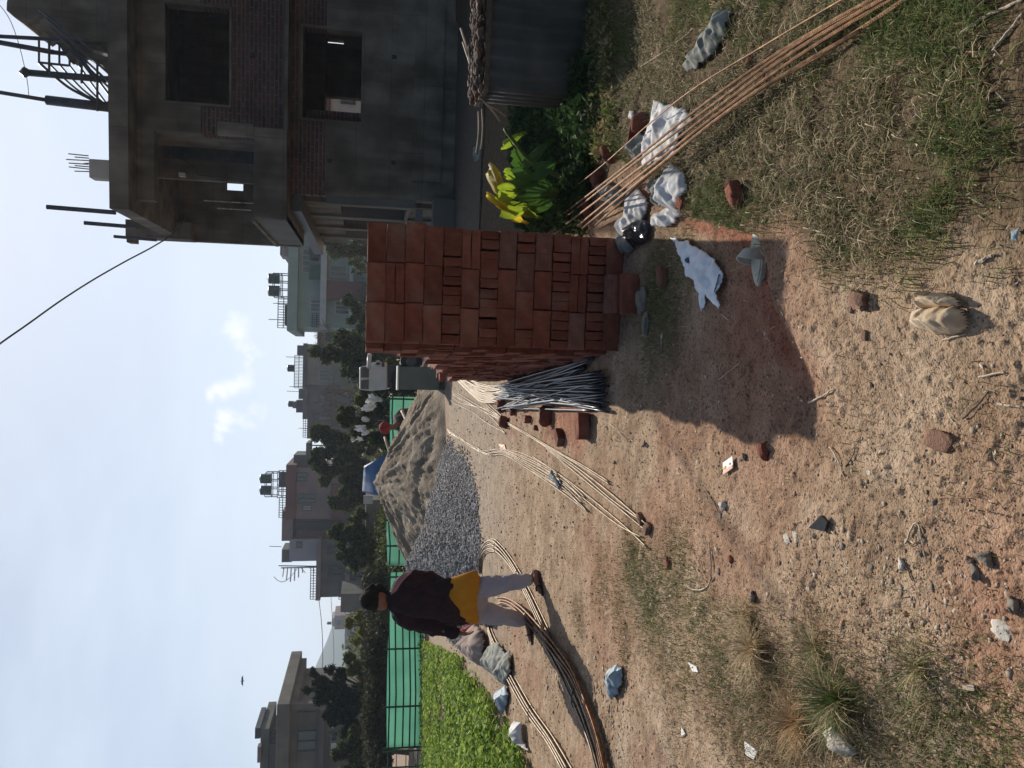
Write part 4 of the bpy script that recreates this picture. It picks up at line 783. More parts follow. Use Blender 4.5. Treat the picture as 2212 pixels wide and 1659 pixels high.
crumple('printed_mark', None, 'blueprint', '', '', .008, 20, .032, seed=13, pts=[G(*p) for p in [(1492, 556), (1504, 558), (1503, 572), (1494, 568)]], parent=o, res=.004)
crumple('woven_sack', [(1378, 400), (1412, 440), (1400, 470), (1385, 505), (1368, 522), (1345, 505), (1338, 480), (1362, 462), (1368, 430)], 'sack', 'bright sunlit white sack at the right foot of the brick stack', 'sack', .05, 13, seed=14, dome=.06, group=SG)
crumple('woven_sack', [(1345, 500), (1370, 520), (1378, 540), (1352, 548), (1336, 520)], 'greysack', 'grey transparent plastic under the bright sack, in shade', 'plastic', .04, 13, seed=15, dome=.03, group=SG)
crumple('woven_sack', [(1462, 350), (1492, 375), (1497, 410), (1482, 455), (1450, 495), (1420, 488), (1425, 462), (1452, 430), (1447, 390)], 'sack', 'long twisted white sack lying over the grass below the rusty bars', 'sack', .05, 15, seed=16, dome=.05, group=SG)
crumple('woven_sack', [(1425, 385), (1450, 395), (1452, 425), (1430, 450), (1420, 420)], 'greysack', 'grey-green net sack beside the long twisted white sack', 'sack', .05, 22, seed=17, dome=.03, group=SG)
crumple('woven_sack', [(1300, 395), (1330, 400), (1365, 415), (1345, 450), (1322, 440), (1308, 420)], 'greysack', 'frayed grey-green sack right under the rusty bars next to the stack', 'sack', .06, 20, seed=18, dome=.04, group=SG)
crumple('woven_sack', [(1420, 215), (1450, 225), (1490, 235), (1505, 262), (1482, 290), (1470, 340), (1432, 352), (1400, 362), (1385, 335), (1400, 300), (1415, 260)], 'sack', 'biggest heap of torn white sack crossed by the rusty bars', 'sack', .05, 14, seed=19, dome=.02, group=SG)
crumple('woven_sack', [(1390, 285), (1412, 300), (1405, 345), (1382, 352), (1375, 318)], 'greysack', 'teal-grey net scrap at the upper edge of the biggest sack heap', 'sack', .06, 22, seed=20, dome=.04, group=SG)
crumple('woven_sack', [(1590, 15), (1588, 45), (1575, 80), (1548, 120), (1515, 150), (1495, 160), (1492, 140), (1520, 105), (1540, 60), (1565, 25)], 'greysack', 'long pale grey sack lying alone on grass at the upper right', 'sack', .05, 16, seed=21, dome=.04, group=SG)
crumple('black_bag', [(1378, 470), (1412, 478), (1408, 520), (1375, 535), (1360, 510)], 'black', 'glossy black plastic bag in the shade between two white sacks', 'plastic bag', .06, 16, seed=22, dome=.05)
crumple('white_scrap', [(1363, 238), (1375, 240), (1372, 262), (1362, 256)], 'sack', 'small white scrap in the grass by the highest dark brick chunk', 'scrap', .02, 20, seed=23)
crumple('pale_blue_rag', [(1320, 1450), (1336, 1432), (1352, 1440), (1350, 1475), (1342, 1500), (1332, 1512), (1322, 1490)], 'paleblue', 'crumpled pale blue plastic rag on the dirt track left', 'rag', .05, 16, seed=24, dome=.03)
crumple('blue_wrapper', [(2190, 500), (2212, 492), (2212, 530), (2195, 525)], 'paleblue', 'crumpled blue wrapper cut by the bottom edge on dirt', 'wrapper', .02, 20, seed=25)
crumple('red_wrapper', [(1080, 958), (1092, 960), (1096, 975), (1082, 972)], 'print_o', 'red and white wrapper beside the tied rod bundle', 'wrapper', .02, 20, seed=26)
CG = 'old cloths heaped along the field edge'
crumple('cloth', [(1035, 1345), (1012, 1385), (1022, 1420), (1048, 1440), (1058, 1400), (1052, 1360)], 'brownsack', 'mauve-grey folded cloth peaked beside the woman', 'cloth', .10, 6, seed=27, dome=.20, group=CG)
crumple('cloth', [(1050, 1300), (1035, 1330), (1052, 1352), (1080, 1335), (1082, 1305)], 'brownsack', 'grey blanket crumpled behind the woman\'s legs', 'cloth', .10, 7, seed=28, dome=.18, group=CG)
crumple('cloth', [(1060, 1395), (1052, 1440), (1080, 1465), (1100, 1420), (1085, 1385)], 'greysack', 'torn grey sheet lying between the cloth heap and the crop', 'sheet', .08, 7, seed=29, dome=.08, group=CG)
crumple('cloth', [(1078, 1460), (1090, 1420), (1108, 1405), (1112, 1450), (1095, 1480)], 'greysack', 'pale green-grey net cloth under the straight rod bundle', 'cloth', .08, 8, seed=30, dome=.06, group=CG)
crumple('cloth', [(1082, 1490), (1098, 1478), (1104, 1500), (1095, 1545), (1084, 1520)], 'paleblue', 'blue-grey plastic sheet at the edge of the crop', 'sheet', .06, 8, seed=31, dome=.08, group=CG)
crumple('cloth', [(1020, 1380), (1005, 1360), (1012, 1340), (1035, 1350)], 'redcloth', 'dark red cloth hanging at the woman\'s hand side on the heap', 'cloth', .08, 7, seed=32, dome=.12, group=CG)
crumple('paper_sack', [(1122, 1555), (1135, 1560), (1138, 1600), (1150, 1625), (1130, 1610), (1122, 1585)], 'sack', 'pinkish white sack lying at the crop edge, far left', 'sack', .06, 9, seed=33, dome=.10)
def paper_bag():
    c = G(2045, 680); t = thing('paper_bag', c, 'crumpled beige cement paper bag lying on the dirt near the bottom', 'paper bag')
    def body(poly, dome, amp, seed, name):
        o = crumple(name, None, 'paper', '', '', amp, 26, .004, seed=seed, dome=dome, pts=[G(*p) for p in poly], parent=t, res=.0035); return o
    body([(1990, 672), (1984, 700), (2010, 715), (2050, 727), (2085, 724), (2103, 712), (2106, 690), (2096, 668), (2050, 660), (2010, 664)], .055, .022, 41, 'bag_body')
    body([(1992, 665), (2000, 642), (2020, 630), (2055, 633), (2082, 645), (2096, 664), (2050, 668), (2012, 670)], .042, .020, 42, 'folded_top')
    body([(2008, 640), (2020, 624), (2032, 620), (2042, 632), (2030, 642)], .05, .03, 43, 'torn_flap')
paper_bag()
def sandal():
    c = G(1645, 552); t = thing('slide_sandal', c, 'grey rubber slide sandal half in the stack shadow on the dirt', 'sandal', rz=.06)
    n = 26; L_, Wd = .250, .092; out = []
    for i in range(n):
        a = 6.2832*i/n; x = math.cos(a)*L_/2; w = Wd/2*(1+.12*math.cos(a)-.14*math.cos(2*a)); out.append((x, math.sin(a)*w))
    mb = MB(); mb.prism(out, 0, .022, 'z'); mb.build('sole', MT['sandal'], t, bevel=.004)
    mb = MB(); mb.prism([(x*.9, y*.82) for x, y in out], .0225, .026, 'z'); mb.build('footbed', MT['sandal'], t, bevel=.002)
    V = []; F = []; m = 16; k = 10
    for j in range(k+1):
        x = -.030+.050*j/k; w = Wd*.54; hgt = .090-.028*j/k
        for i in range(m+1):
            a = math.pi*i/m; V.append((x+.02*(1-abs(math.cos(a)))*(1-j/k), -math.cos(a)*w, .010+math.sin(a)*hgt))
    F = [(j*(m+1)+i, j*(m+1)+i+1, (j+1)*(m+1)+i+1, (j+1)*(m+1)+i) for j in range(k) for i in range(m)]
    o = MB().add(V, F).build('strap', MT['sandal'], t, smooth=True); sd_ = o.modifiers.new('thick', 'SOLIDIFY'); sd_.thickness = .006
sandal()
# ------------------------------------------------------------------ taro plant and shaded weeds beyond the grass
def taro(px, py, label, spec, name='taro_plant'):
    b = Vector(G(px, py)); t = thing(name, b, label, 'plant')
    for (hx, hz, L_, yaw, pitch, m, dy) in spec:      # leaf attachment from the picture, plane at the plant
        tip = Vector(D(hz, hx, b.y+dy)); mid = (b+tip)/2+Vector(((tip.x-b.x)*-.18, 0, .06)); mb = MB()
        mb.tube(spline([b+Vector((random.uniform(-.03, .03), 0, 0)), mid, tip], 10), [.011-.0007*i for i in range(10)], 6); st = mb.build('stalk', MT['petiole'], t, smooth=True, world=True)
        nU, nV = 12, 9; V = []
        for i in range(nU+1):
            u = i/nU
            w = .52*math.sin(min(1, u*1.15+.14)*math.pi)**.7*(1-.35*u) if u < .86 else .52*math.sin(min(1, .86*1.15+.14)*math.pi)**.7*(1-.35*u)*(1-u)/.14*.9+.01
            for j in range(nV+1):
                v = j/nV*2-1; back = -.22*abs(v)*(1-u)**2
                V.append(Vector(((u-.25+back)*L_, v*w*L_*.8, -.12*L_*v*v-.16*L_*u*u+.012*math.sin(9*v+u*5))))
        F = [(i*(nV+1)+j, i*(nV+1)+j+1, (i+1)*(nV+1)+j+1, (i+1)*(nV+1)+j) for i in range(nU) for j in range(nV)]
        Mx = Matrix.Translation(tip-b) @ Matrix.Rotation(yaw, 4, 'Z') @ Matrix.Rotation(pitch, 4, 'Y')
        MB().add([Mx @ v for v in V], F).build('leaf', MT[m], t, smooth=True)
taro(1238, 425, 'taro plant with big sunlit yellow-green leaves behind the brick stack', [
    (395, 1062, .30, R(200), R(20), 'yleaf', .1), (440, 1068, .22, R(170), R(50), 'yleaf', 0), (412, 1092, .20, R(60), R(70), 'gleaf', -.1), (378, 1098, .13, R(90), R(60), 'gleaf', .1),
    (445, 1108, .24, R(300), R(75), 'gleaf', 0), (300, 1100, .20, R(10), R(50), 'gleaf', .2), (350, 1120, .22, R(100), R(60), 'dleaf', .2), (460, 1130, .20, R(200), R(60), 'gleaf', .1),
    (385, 1130, .22, R(250), R(80), 'dleaf', -.1), (330, 1150, .26, R(330), R(40), 'dleaf', .1), (400, 1150, .30, R(280), R(60), 'dleaf', -.1), (440, 1160, .24, R(240), R(70), 'dleaf', 0),
    (360, 1170, .22, R(300), R(50), 'dleaf', -.2), (470, 1110, .18, R(120), R(50), 'yleaf', .15)])
o = None
t = thing('dry_stalk', G(1238, 395), 'arching green stalk with a torn leaf rising right of the taro', 'plant')
MB().tube(spline([Vector(G(1238, 395)), Vector(D(1150, 350, 6.05)), Vector(D(1110, 305, 6.0)), Vector(D(1090, 278, 6.0)), Vector(D(1105, 276, 6.0))], 24), [.022-.0007*i for i in range(24)], 6).build('stem', MT['petiole'], t, smooth=True, world=True)
def leafcloud(name, centers, radii, n, size, cols, label=None, cat=None, group=None, kind=None, parent=None, m='leaf', flat=0, jit=.3, shade=None, vertical=False):
    C = np.array(centers, float); Rr = np.array([r if hasattr(r, '__len__') else (r, r, r) for r in radii], float); vol = Rr.prod(1)**.7; k = RNG.choice(len(C), n, p=vol/vol.sum())
    d = RNG.normal(0, 1, (n, 3)); d /= np.linalg.norm(d, axis=1)[:, None]; rad = RNG.uniform(.35, 1.08, n)**.6; P = C[k]+d*rad[:, None]*Rr[k]
    a = RNG.normal(0, 1, (n, 3)); a /= np.linalg.norm(a, axis=1)[:, None]; b = np.cross(a, RNG.normal(0, 1, (n, 3))); b /= np.linalg.norm(b, axis=1)[:, None]
    if flat: a[:, 2] *= (1-flat); b[:, 2] *= (1-flat)
    s = size*RNG.uniform(.5, 1.3, n)[:, None]; a = a*s; b = b*s*.45
    V = np.stack([P-a, P-b*.9+a*.1, P+a, P+b*.9+a*.1], 1).reshape(-1, 3); F = np.arange(n*4).reshape(-1, 4)
    o = world_obj(name, V, F, MT[m], np.repeat(pal(n, cols, jit), 4, 0), parent=parent)
    if label: tag(o, label, cat, group)
    if kind: o['kind'] = kind
    return o
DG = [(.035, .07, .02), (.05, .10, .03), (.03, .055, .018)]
cs = []; rs = []
for k in range(150):
    px = RNG.uniform(1120, 1290); py = RNG.uniform(150, 480); p = G(px, py); cs.append(p+[0, 0, .05]); rs.append((.16, .16, .09))
leafcloud('shaded_weeds', cs, rs, 14000, .035, DG, 'low dark green weeds in the shade between the shed and the taro', 'weeds', kind='stuff')
cs = [G(RNG.uniform(1285, 1330), RNG.uniform(40, 330))+[0, 0, .03] for _ in range(40)]
leafcloud('verge_weeds', cs, [(.12, .1, .05)]*40, 2600, .018, GREENS[:2]+STRAWS[:2], 'strip of mixed weeds and dead stalks between shaded weeds and lit grass', 'weeds', kind='stuff')
def shed():
    a = G(1262, 205); b = G(1282, -260); d = (b-a)[:2]; Ln = np.linalg.norm(d); rz = math.atan2(d[1], d[0]); top = D(1048, 203, a[1])[2]
    t = thing('low_shed', (a[0], a[1], 0), 'low shelter walled with dark corrugated sheets, debris on its roof', 'shed', rz=rz)
    V = []; F = []; n = int(Ln/.018)
    for i in range(n+1):
        x = Ln*i/n; y = .016*math.sin(x*6.2832/.11)+.03*math.sin(x*2.1); V += [(x, y, -.05), (x, y+.03, top*.5), (x, y-.01, top-.03+.01*math.sin(x*5))]
    F = [(3*i+j, 3*i+3+j, 3*i+4+j, 3*i+1+j) for i in range(n) for j in range(2)]
    o = MB().add(V, F).build('front_sheet', MT['tin'], t, smooth=True); o.modifiers.new('th', 'SOLIDIFY').thickness = .003
    V = [(x, y, z) for (x, y, z) in [(.012*math.sin(q*6.28/.11), q, zz) for q in np.linspace(.03, .48, 60) for zz in (-.05, top-.03)]]
    F = [(2*i, 2*i+2, 2*i+3, 2*i+1) for i in range(59)]
    o = MB().add(V, F).build('side_sheet', MT['tin'], t, smooth=True); o.modifiers.new('th', 'SOLIDIFY').thickness = .003
    MB().box(-.03, Ln, -.02, .50, top-.025, top+.01, jit=.004).build('roof_board', MT['bark'], t)
    mb = MB(); mb.box(.25, .45, -.04, -.03, top*.15, top*.5, jit=.02)
    return t, a, rz, top, Ln
_, sa, srz, stop_, sLn = shed()
def stick(px, py, qx, qy, y, r, label, m='wood', name='stick'):
    p = D(px, py, y); q = D(qx, qy, y+.15); o = MB().tube(spline([p, (p+q)/2+[0, 0, -.01], q], 8), r, 5).build(name, MT[m]); tag(o, label, 'stick', 'sticks and canes on the low shed')
for k, a in enumerate([(1018, -30, 1030, 225, 5.75, .012, 'long straight pale cane along the top of the low shed'), (1000, 90, 1035, 220, 5.8, .009, 'cane slanting down over the left end of the shed roof'),
        (1048, 78, 1040, 140, 5.7, .008, 'short cane lying below the long pale one'), (1035, 210, 1080, 262, 5.6, .007, 'thin stick jutting left and down off the shed corner'), (1050, 225, 1092, 250, 5.6, .007, 'shorter stick jutting off the shed corner'),
        (1035, 240, 1030, 330, 5.8, .012, 'dark cane sticking out level beyond the shed corner'), (1042, 235, 1040, 322, 5.9, .010, 'lower dark cane sticking out beyond the shed corner'), (995, 60, 1020, 160, 5.9, .008, 'thin cane leaning in the debris on the shed')]):
    stick(*a, m='wood' if k not in (5, 6) else 'stone')
nD = 900; x = RNG.uniform(0, sLn, nD); P = np.stack([sa[0]+np.cos(srz)*x, sa[1]+np.sin(srz)*x+RNG.uniform(.0, .46, nD), stop_+.015+RNG.uniform(0, .05, nD)], -1)
V, F, C = scatter_rocks(P[:, 0], P[:, 1], P[:, 2], RNG.uniform(.010, .035, nD), pal(nD, [(.12, .07, .05), (.08, .07, .06), (.18, .12, .09)]), 1)
o = world_obj('debris', V, F, MT['pebble'], C); tag(o, 'brown rubble and leaf litter heaped on the low shed roof', 'debris', kind='stuff')
def onshed(u, v, s, seed, m, label):
    c = np.array([sa[0]+math.cos(srz)*u, sa[1]+math.sin(srz)*u+v, 0]); pts = [c+[s*math.cos(a)*random.uniform(.6, 1), s*.7*math.sin(a)*random.uniform(.6, 1), 0] for a in np.linspace(0, 5.6, 8)]
    crumple('plastic_rag', None, m, label, 'rag', .06, 16, stop_+.04, seed=seed, dome=.05, pts=pts)
onshed(1.05, .12, .16, 51, 'sack', 'torn white plastic rag hanging at the right end of the shed roof')
crumple('plastic_rag', [(1028, 318), (1042, 312), (1040, 345), (1030, 350)], 'greysack', 'grey plastic rag caught at the ends of the dark canes', 'rag', .05, 18, seed=52, dome=.02)
# ------------------------------------------------------------------ sand and gravel piles, tools
def mound(name, m, label, cat, blobs, x0, x1, y0, y1, res, rough, furrow=0, seed=0, stones=0):
    X, Y = np.meshgrid(np.arange(x0, x1, res), np.arange(y0, y1, res)); Z = np.zeros_like(X)
    for cx, cy, rx, ry, h, p in blobs:
        wob = 1+.22*(fbm(np.arctan2(Y-cy, X-cx)*1.7+5, X*0+cx, 3, seed)-.5); d = np.hypot((X-cx)/rx, (Y-cy)/ry)/wob; Z = np.maximum(Z, h*np.clip(1-d, 0, 1)**p)
    Z = Z+rough*(fbm(X*5, Y*5, 4, seed+1)-.5)*sst(.02, .3, Z)
    if furrow:
        cx, cy = blobs[0][0], blobs[0][1]; th = np.arctan2(Y-cy, X-cx); rr = np.hypot(X-cx, Y-cy); a = th*3.2+1.1*fbm(X*1.3, Y*1.3, 3, seed+2); fm = sst(.04, .3, Z)
        ww = fbm(X*.9, Y*.9, 2, seed+2); Z = Z+.7*furrow*fm*sst(.2, 1.0, rr)*(np.abs(2*fbm(th*5.0+1.6*ww, rr*.30+ww, 4, seed+4, .5)-1)**.6*1.5-.45)+furrow*.75*fm*(np.abs(2*fbm(th*19+4*ww, rr*1.1, 3, seed+14)-1)-.4)+.03*fm*(fbm(X*8, Y*8, 3, seed+15)-.5)
    ok = Z > .006; Zg = Z+Hn(X, Y)-.006; ny, nx = X.shape; ii = np.arange(ny*nx).reshape(ny, nx); cell = ok[:-1, :-1] | ok[1:, :-1] | ok[:-1, 1:] | ok[1:, 1:]
    F = np.stack([ii[:-1, :-1], ii[:-1, 1:], ii[1:, 1:], ii[1:, :-1]], -1)[cell]; us = np.unique(F); mp_ = np.zeros(ny*nx, int); mp_[us] = np.arange(len(us)); V = np.stack([X, Y, Zg], -1).reshape(-1, 3)[us]
    if not stones: o = world_obj(name, V, mp_[F], MT[m], smooth=True)
    else:
        j = RNG.integers(0, len(us), stones*3); p = V[j]; keep = (p[:, 2]-Hn(p[:, 0], p[:, 1]) > .0)[:]; p = p[keep][:stones]; hh_ = p[:, 2]-Hn(p[:, 0], p[:, 1]); edge_ = (1-sst(.0, .06, hh_))[:, None]; p = p+RNG.normal(0, 1, p.shape)*[1, 1, 0]*(res*.5+.10*edge_**2); p[:, 2] = np.where(edge_[:, 0] > .75, Hn(p[:, 0], p[:, 1])+.008, p[:, 2]); s = RNG.uniform(.008, .018, len(p))
        SV, SF, SCc = scatter_rocks(p[:, 0], p[:, 1], p[:, 2]+s*.2, s, pal(len(p), [(.31, .295, .28), (.40, .38, .36), (.22, .21, .20), (.54, .52, .50), (.34, .29, .26)], .3), 1, .8)
        tri = mp_[F]; tri = np.concatenate([tri[:, [0, 1, 2]], tri[:, [0, 2, 3]]]); VV = np.concatenate([V, SV]); FF_ = np.concatenate([tri, SF+len(V)]); CC = np.concatenate([np.tile([[.12, .12, .125]], (len(V), 1))*1.6, SCc])
        o = world_obj(name, VV, FF_, MT['gravelm'], CC)
    tag(o, label, cat, kind='stuff'); return o
mound('sand_pile', 'sand', 'big furrowed heap of grey-brown sand behind the gravel', 'sand pile', [(-2.25, 18.0, 2.6, 2.9, 1.34, .85), (-3.3, 17.6, 1.5, 2.2, .75, .9), (-1.3, 17.9, 1.5, 2.4, .80, .9), (-.3, 18.0, 1.5, 2.4, .42, .8), (-2.6, 18.3, 1.7, 2, 1.15, .8)], -6.2, 1.4, 14.6, 21.5, .04, .10, .13, 3)
mound('gravel_pile', 'stone', 'heap of grey crushed stone in front of the sand', 'gravel pile', [(-2.85, 12.8, 1.25, 2.4, .82, .85), (-2.25, 13.2, 1.05, 2.7, .55, .85), (-2.2, 12.2, .85, 1.8, .35, .9), (-3.1, 13.6, 1.3, 2.0, .85, .85), (-1.85, 14.4, .75, 1.7, .28, .9), (-1.75, 12.6, .6, 1.9, .16, .9)], -5.0, -.5, 10.0, 17, .05, .05, 0, 6, stones=34000)
def pole(name, p, q, r, m, label, cat='pole'):
    o = MB().tube(spline([Vector(p), (Vector(p)+Vector(q))/2+Vector((0, 0, -.02)), Vector(q)], 8), [r*(.85+.03*i) for i in range(8)], 9).build(name, MT[m], smooth=True); tag(o, label, cat); return o
pole('wooden_log', D(904, 889, 17.2), G(955, 912)+[0, 0, .08], .066, 'wood', 'thick peeled white log lying on the sand slope', 'log')
pole('wooden_pole', D(868, 888, 19.0), D(881, 921, 18.2), .04, 'wood', 'short pale pole on the sand crest near the kneeling worker')
def tub():
    c = G(962, 815); x0 = D(900, 842, c[1])[0]; x1 = D(900, 792, c[1])[0]; zt = D(861, 817, c[1])[2]
    t = thing('metal_tub', (0.5*(x0+x1), c[1], 0), 'tall grey-green metal bin with a thin rim beside the stack end', 'bin')
    w = (x1-x0)/2; V = []; F = []
    mb = MB(); mb.box(-w, w, 0, .55, .12, zt-.01); mb.build('body', MT['panelgrey'], t, bevel=.03)
    mb = MB(); mb.box(-w-.015, w+.015, -.015, .565, zt-.01, zt+.025); mb.build('rim', MT['trim'], t, bevel=.008)
    for s in (-1, 1): MB().box(s*w*.8-.04, s*w*.8+.04, .02, .12, -.02, .12).build('foot', MT['darkmetal'], t)
tub()
def tarp():
    y = 19.6; P = lambda px, py, yy=y: Vector(D(px, py, yy)); pts = [P(787, 1007), P(783, 1062, 19.8), P(832, 1072, 19.0), P(848, 1012, 18.9), P(854, 1000, 18.9), P(842, 974, 19.2)]
    bk = [p+Vector((0, 1.3, -.15)) for p in pts]; mb = MB(); V = []; n = 14
    # front sheet as a grid between the ridge and the ground
    A = [pts[1].lerp(pts[0], i/n) for i in range(n+1)]; B = [Vector((pts[2].lerp(pts[5], i/n)).to_tuple()) for i in range(n+1)]
    g = []
    for j in range(9):
        for i in range(n+1):
            p = A[i].lerp(B[i], j/8*1.0); p.y += .012*math.sin(i*1.3+j*.8)-.12*math.sin(j/8*3.14); g.append(p)
    for j in range(1, 7):
        for i in range(n+1):
            p = B[i].copy(); p.z -= j*.16; p.y += .01*math.sin(i*2.+j); g.append(p)
    rr = 15; F = [(j*(n+1)+i, j*(n+1)+i+1, (j+1)*(n+1)+i+1, (j+1)*(n+1)+i) for j in range(rr-1) for i in range(n)]
    m0 = len(g)
    for j in range(1, 6):
        for i in range(n+1): p = A[i].copy(); p.y += j*.32; p.z -= .02*j*j; g.append(p)
    for j in range(5):
        for i in range(n):
            a = (m0+(j-1)*(n+1)) if j else 0; b = m0+j*(n+1); F.append((a+i, b+i, b+i+1, a+i+1))
    t = MB().add(g, F).build('blue_tarpaulin', MT['blue'], smooth=True); t.modifiers.new('th', 'SOLIDIFY').thickness = .01; tag(t, 'blue tarpaulin draped over something behind the sand heap', 'tarpaulin')
tarp()
# ------------------------------------------------------------------ people
def fuse(o, vox=.009, smooth=4, disp=None):
    r = o.modifiers.new('fuse', 'REMESH'); r.mode = 'VOXEL'; r.voxel_size = vox; r.use_smooth_shade = True
    s = o.modifiers.new('soften', 'SMOOTH'); s.factor = .5; s.iterations = smooth
    if disp:
        tx = bpy.data.textures.new('folds', 'CLOUDS'); tx.noise_scale = disp[1]; d = o.modifiers.new('folds', 'DISPLACE'); d.texture = tx; d.strength = disp[0]; d.mid_level = .5; d.texture_coords = 'LOCAL'
    return o
def limb(mb, pts, radii, n=12):
    Q = spline(pts, 4*len(pts)); rr = []
    t = np.linspace(0, len(pts)-1, len(Q))
    for u in t:
        i = min(int(u), len(pts)-2); f = u-i; a = np.array(radii[i] if hasattr(radii[i], '__len__') else (radii[i],)*2); b = np.array(radii[i+1] if hasattr(radii[i+1], '__len__') else (radii[i+1],)*2); rr.append(tuple(a*(1-f)+b*f))
    mb.tube(Q, rr, n); mb.ball(Q[0], min(rr[0])*.98); mb.ball(Q[-1], min(rr[-1])*.98)
def hand(mb, w, dirn, side, palm, curl=.5, s=1.0):
    dirn = Vector(dirn).normalized(); side = Vector(side).normalized(); palm = Vector(palm).normalized(); w = Vector(w)
    c = w+dirn*.045*s; mb.tube([w-dirn*.01, w+dirn*.03*s, w+dirn*.08*s], [(.024*s, .018*s), (.034*s, .016*s), (.034*s, .014*s)], 10)
    for i, (o_, ln) in enumerate(((.030, .062), (.011, .072), (-.009, .066), (-.028, .052))):
        p = w+dirn*.076*s+side*o_*s; q = [p]; d = dirn.copy()
        for k in range(3):
            d = (d+palm*curl*.55).normalized(); q.append(q[-1]+d*ln*s*(.42, .33, .25)[k])
        mb.tube(q, [.0092*s, .0088*s, .0080*s, .0066*s], 7)
    p = w+dirn*.025*s+side*.030*s; d = (dirn*.7+side*.7+palm*.3).normalized(); mb.tube([p, p+d*.035*s, p+d*.03*s+dirn*.035*s+palm*.012*s], [.0125*s, .0105*s, .008*s], 7)
def woman():
    y0 = 7.08; base = Vector((-1.95, y0, H(-1.95, y0)))
    t = thing('person', base, 'person in a maroon jacket, yellow shirt and pale trousers walking with bowed head', 'person')
    def p(zx, zy, dy=0): v = Vector(D(740.5+zx*.2231, 1152+zy*.2231, y0+dy)); return v-base
    fR = Vector(G(1166, 1246))-base; fL = Vector(G(1149, 1336))-base
    neck = p(450, 660); headc = p(318, 640, -.01); hips = p(1230, 640); chest = p(700, 650); waist = p(980, 660)
    shR = p(570, 480, .02); shL = p(600, 830, .0); hipR = p(1300, 540, -.02); hipL = p(1300, 750, .05)
    knR = p(1560, 490, -.10); knL = p(1540, 800, .06); anR = p(1830, 445, -.13); anL = p(1760, 850, .13)
    elR = p(850, 460, .06); wrR = p(915, 570, -.06); elL = p(860, 905, -.02); wrL = p(1100, 965, -.05)
    mb = MB()
    limb(mb, [hips, waist, chest, neck+Vector((0, 0, -.06))], [(.150, .11), (.13, .10), (.16, .10), (.07, .06)])
    limb(mb, [neck+Vector((0, 0, -.08)), neck, headc+Vector((-.01, 0, -.05))], [.055, .050, .052])
    mb.ball(headc, (.076, .095, .104), 16, 12); mb.ball(headc+Vector((-.040, -.040, -.055)), (.048, .052, .05), 12, 9)
    fd = Vector((-.72, -.50, -.48)).normalized(); sd_ = fd.cross(Vector((0, 0, 1))).normalized(); upv = sd_.cross(fd).normalized()
    mb.tube([headc+fd*.076+upv*.012, headc+fd*.106-upv*.018, headc+fd*.086-upv*.026], [.009, .014, .010], 8)
    mb.ball(headc+fd*.086-upv*.052, (.020, .018, .008)); mb.ball(headc+fd*.068-upv*.085, (.024, .022, .018))
    for s in (1, -1):
        mb.ball(headc+sd_*s*.080-fd*.01, (.012, .016, .026)); mb.ball(headc+fd*.083+sd_*s*.032+upv*.012, .012)
    for a, b, c, d in ((shR, elR, wrR, 1), (shL, elL, wrL, -1)): limb(mb, [a, b, c], [.044, .034, .024])
    hand(mb, wrR, (-.7, .1, -.4), (.2, -.9, .2), (-.6, .3, -.3), .8); hand(mb, wrL, (-.12, -.1, -1), (.15, -.95, 0), (.9, .1, -.2), .55, 1.08)
    for a, b, c in ((hipR, knR, anR), (hipL, knL, anL)): limb(mb, [a, b, c], [.070, .050, .036])
    for an, ft, dx in ((anR, fR, (-.10, -.14)), (anL, fL, (-.18, -.05))):
        heel = Vector((ft.x+.03, ft.y+.03, ft.z+.035)); toe = Vector((ft.x+dx[0], ft.y+dx[1], ft.z+.022)); limb(mb, [an, heel, (heel+toe)/2+Vector((0, 0, .008)), toe], [(.036, .034), (.032, .034), (.038, .026), (.030, .018)])
    fuse(mb.build('body', MT['skin'], t), .0065, 3)
    mb = MB()            # trousers
    for a, b, c, w in ((hipR, knR, anR, 1.), (hipL, knL, anL, .98)):
        c2 = b+(c-b)*.84; limb(mb, [a+Vector((0, 0, .02)), a+(b-a)*.5, b, b+(c-b)*.45, c2], [(.108*w, .11), (.098*w, .10), (.078, .082), (.068, .072), (.060, .062)])
    limb(mb, [hips+Vector((0, 0, .02)), hips-Vector((0, 0, .05))], [(.15, .11), (.15, .115)])
    fuse(mb.build('trousers', MT['trousers'], t), .010, 3, (.028, .08))
    mb = MB(); n = 48; rings = []
    for k, (zx, w, d, zc) in enumerate(((960, .145, .125, 640), (1060, .178, .150, 630), (1170, .205, .168, 628), (1290, .228, .180, 618))):
        c = p(zx, zc); rings.append([c+Vector((math.cos(a)*w*(1+.035*k/3*math.sin(9*a+1)), math.sin(a)*d*(1+.07*k/3*math.sin(11*a)), (.016*math.sin(3*a)-.09*max(0, -math.cos(a))*0) if k == 3 else 0)) for a in [6.2832*i/n for i in range(n)]])
    mb.add([v for r in rings for v in r], [(k*n+i, k*n+(i+1) % n, (k+1)*n+(i+1) % n, (k+1)*n+i) for k in range(3) for i in range(n)])
    o = mb.build('shirt', MT['yellow'], t, smooth=True); o.modifiers.new('th', 'SOLIDIFY').thickness = .006
    mb = MB()            # jacket
    limb(mb, [p(1130, 735), p(1040, 715), p(900, 660), p(690, 650), p(560, 655), p(455, 650)], [(.145, .165), (.175, .16), (.185, .16), (.185, .145), (.145, .115), (.078, .072)], 20)
    limb(mb, [p(1010, 600), p(900, 600)], [(.15, .155), (.15, .15)], 16)
    limb(mb, [p(560, 640), p(585, 530), p(680, 470), elR+Vector((0, 0, 0)), p(930, 520, .0), p(960, 580, -.06)], [.09, .098, .092, .086, .072, .07])
    limb(mb, [p(560, 690), p(600, 800), p(730, 860), elL, p(980, 930), wrL+Vector((0, 0, .03))], [.09, .095, .084, .074, .064, .056])
    fuse(mb.build('jacket', MT['jacket'], t), .010, 1, (.055, .09))
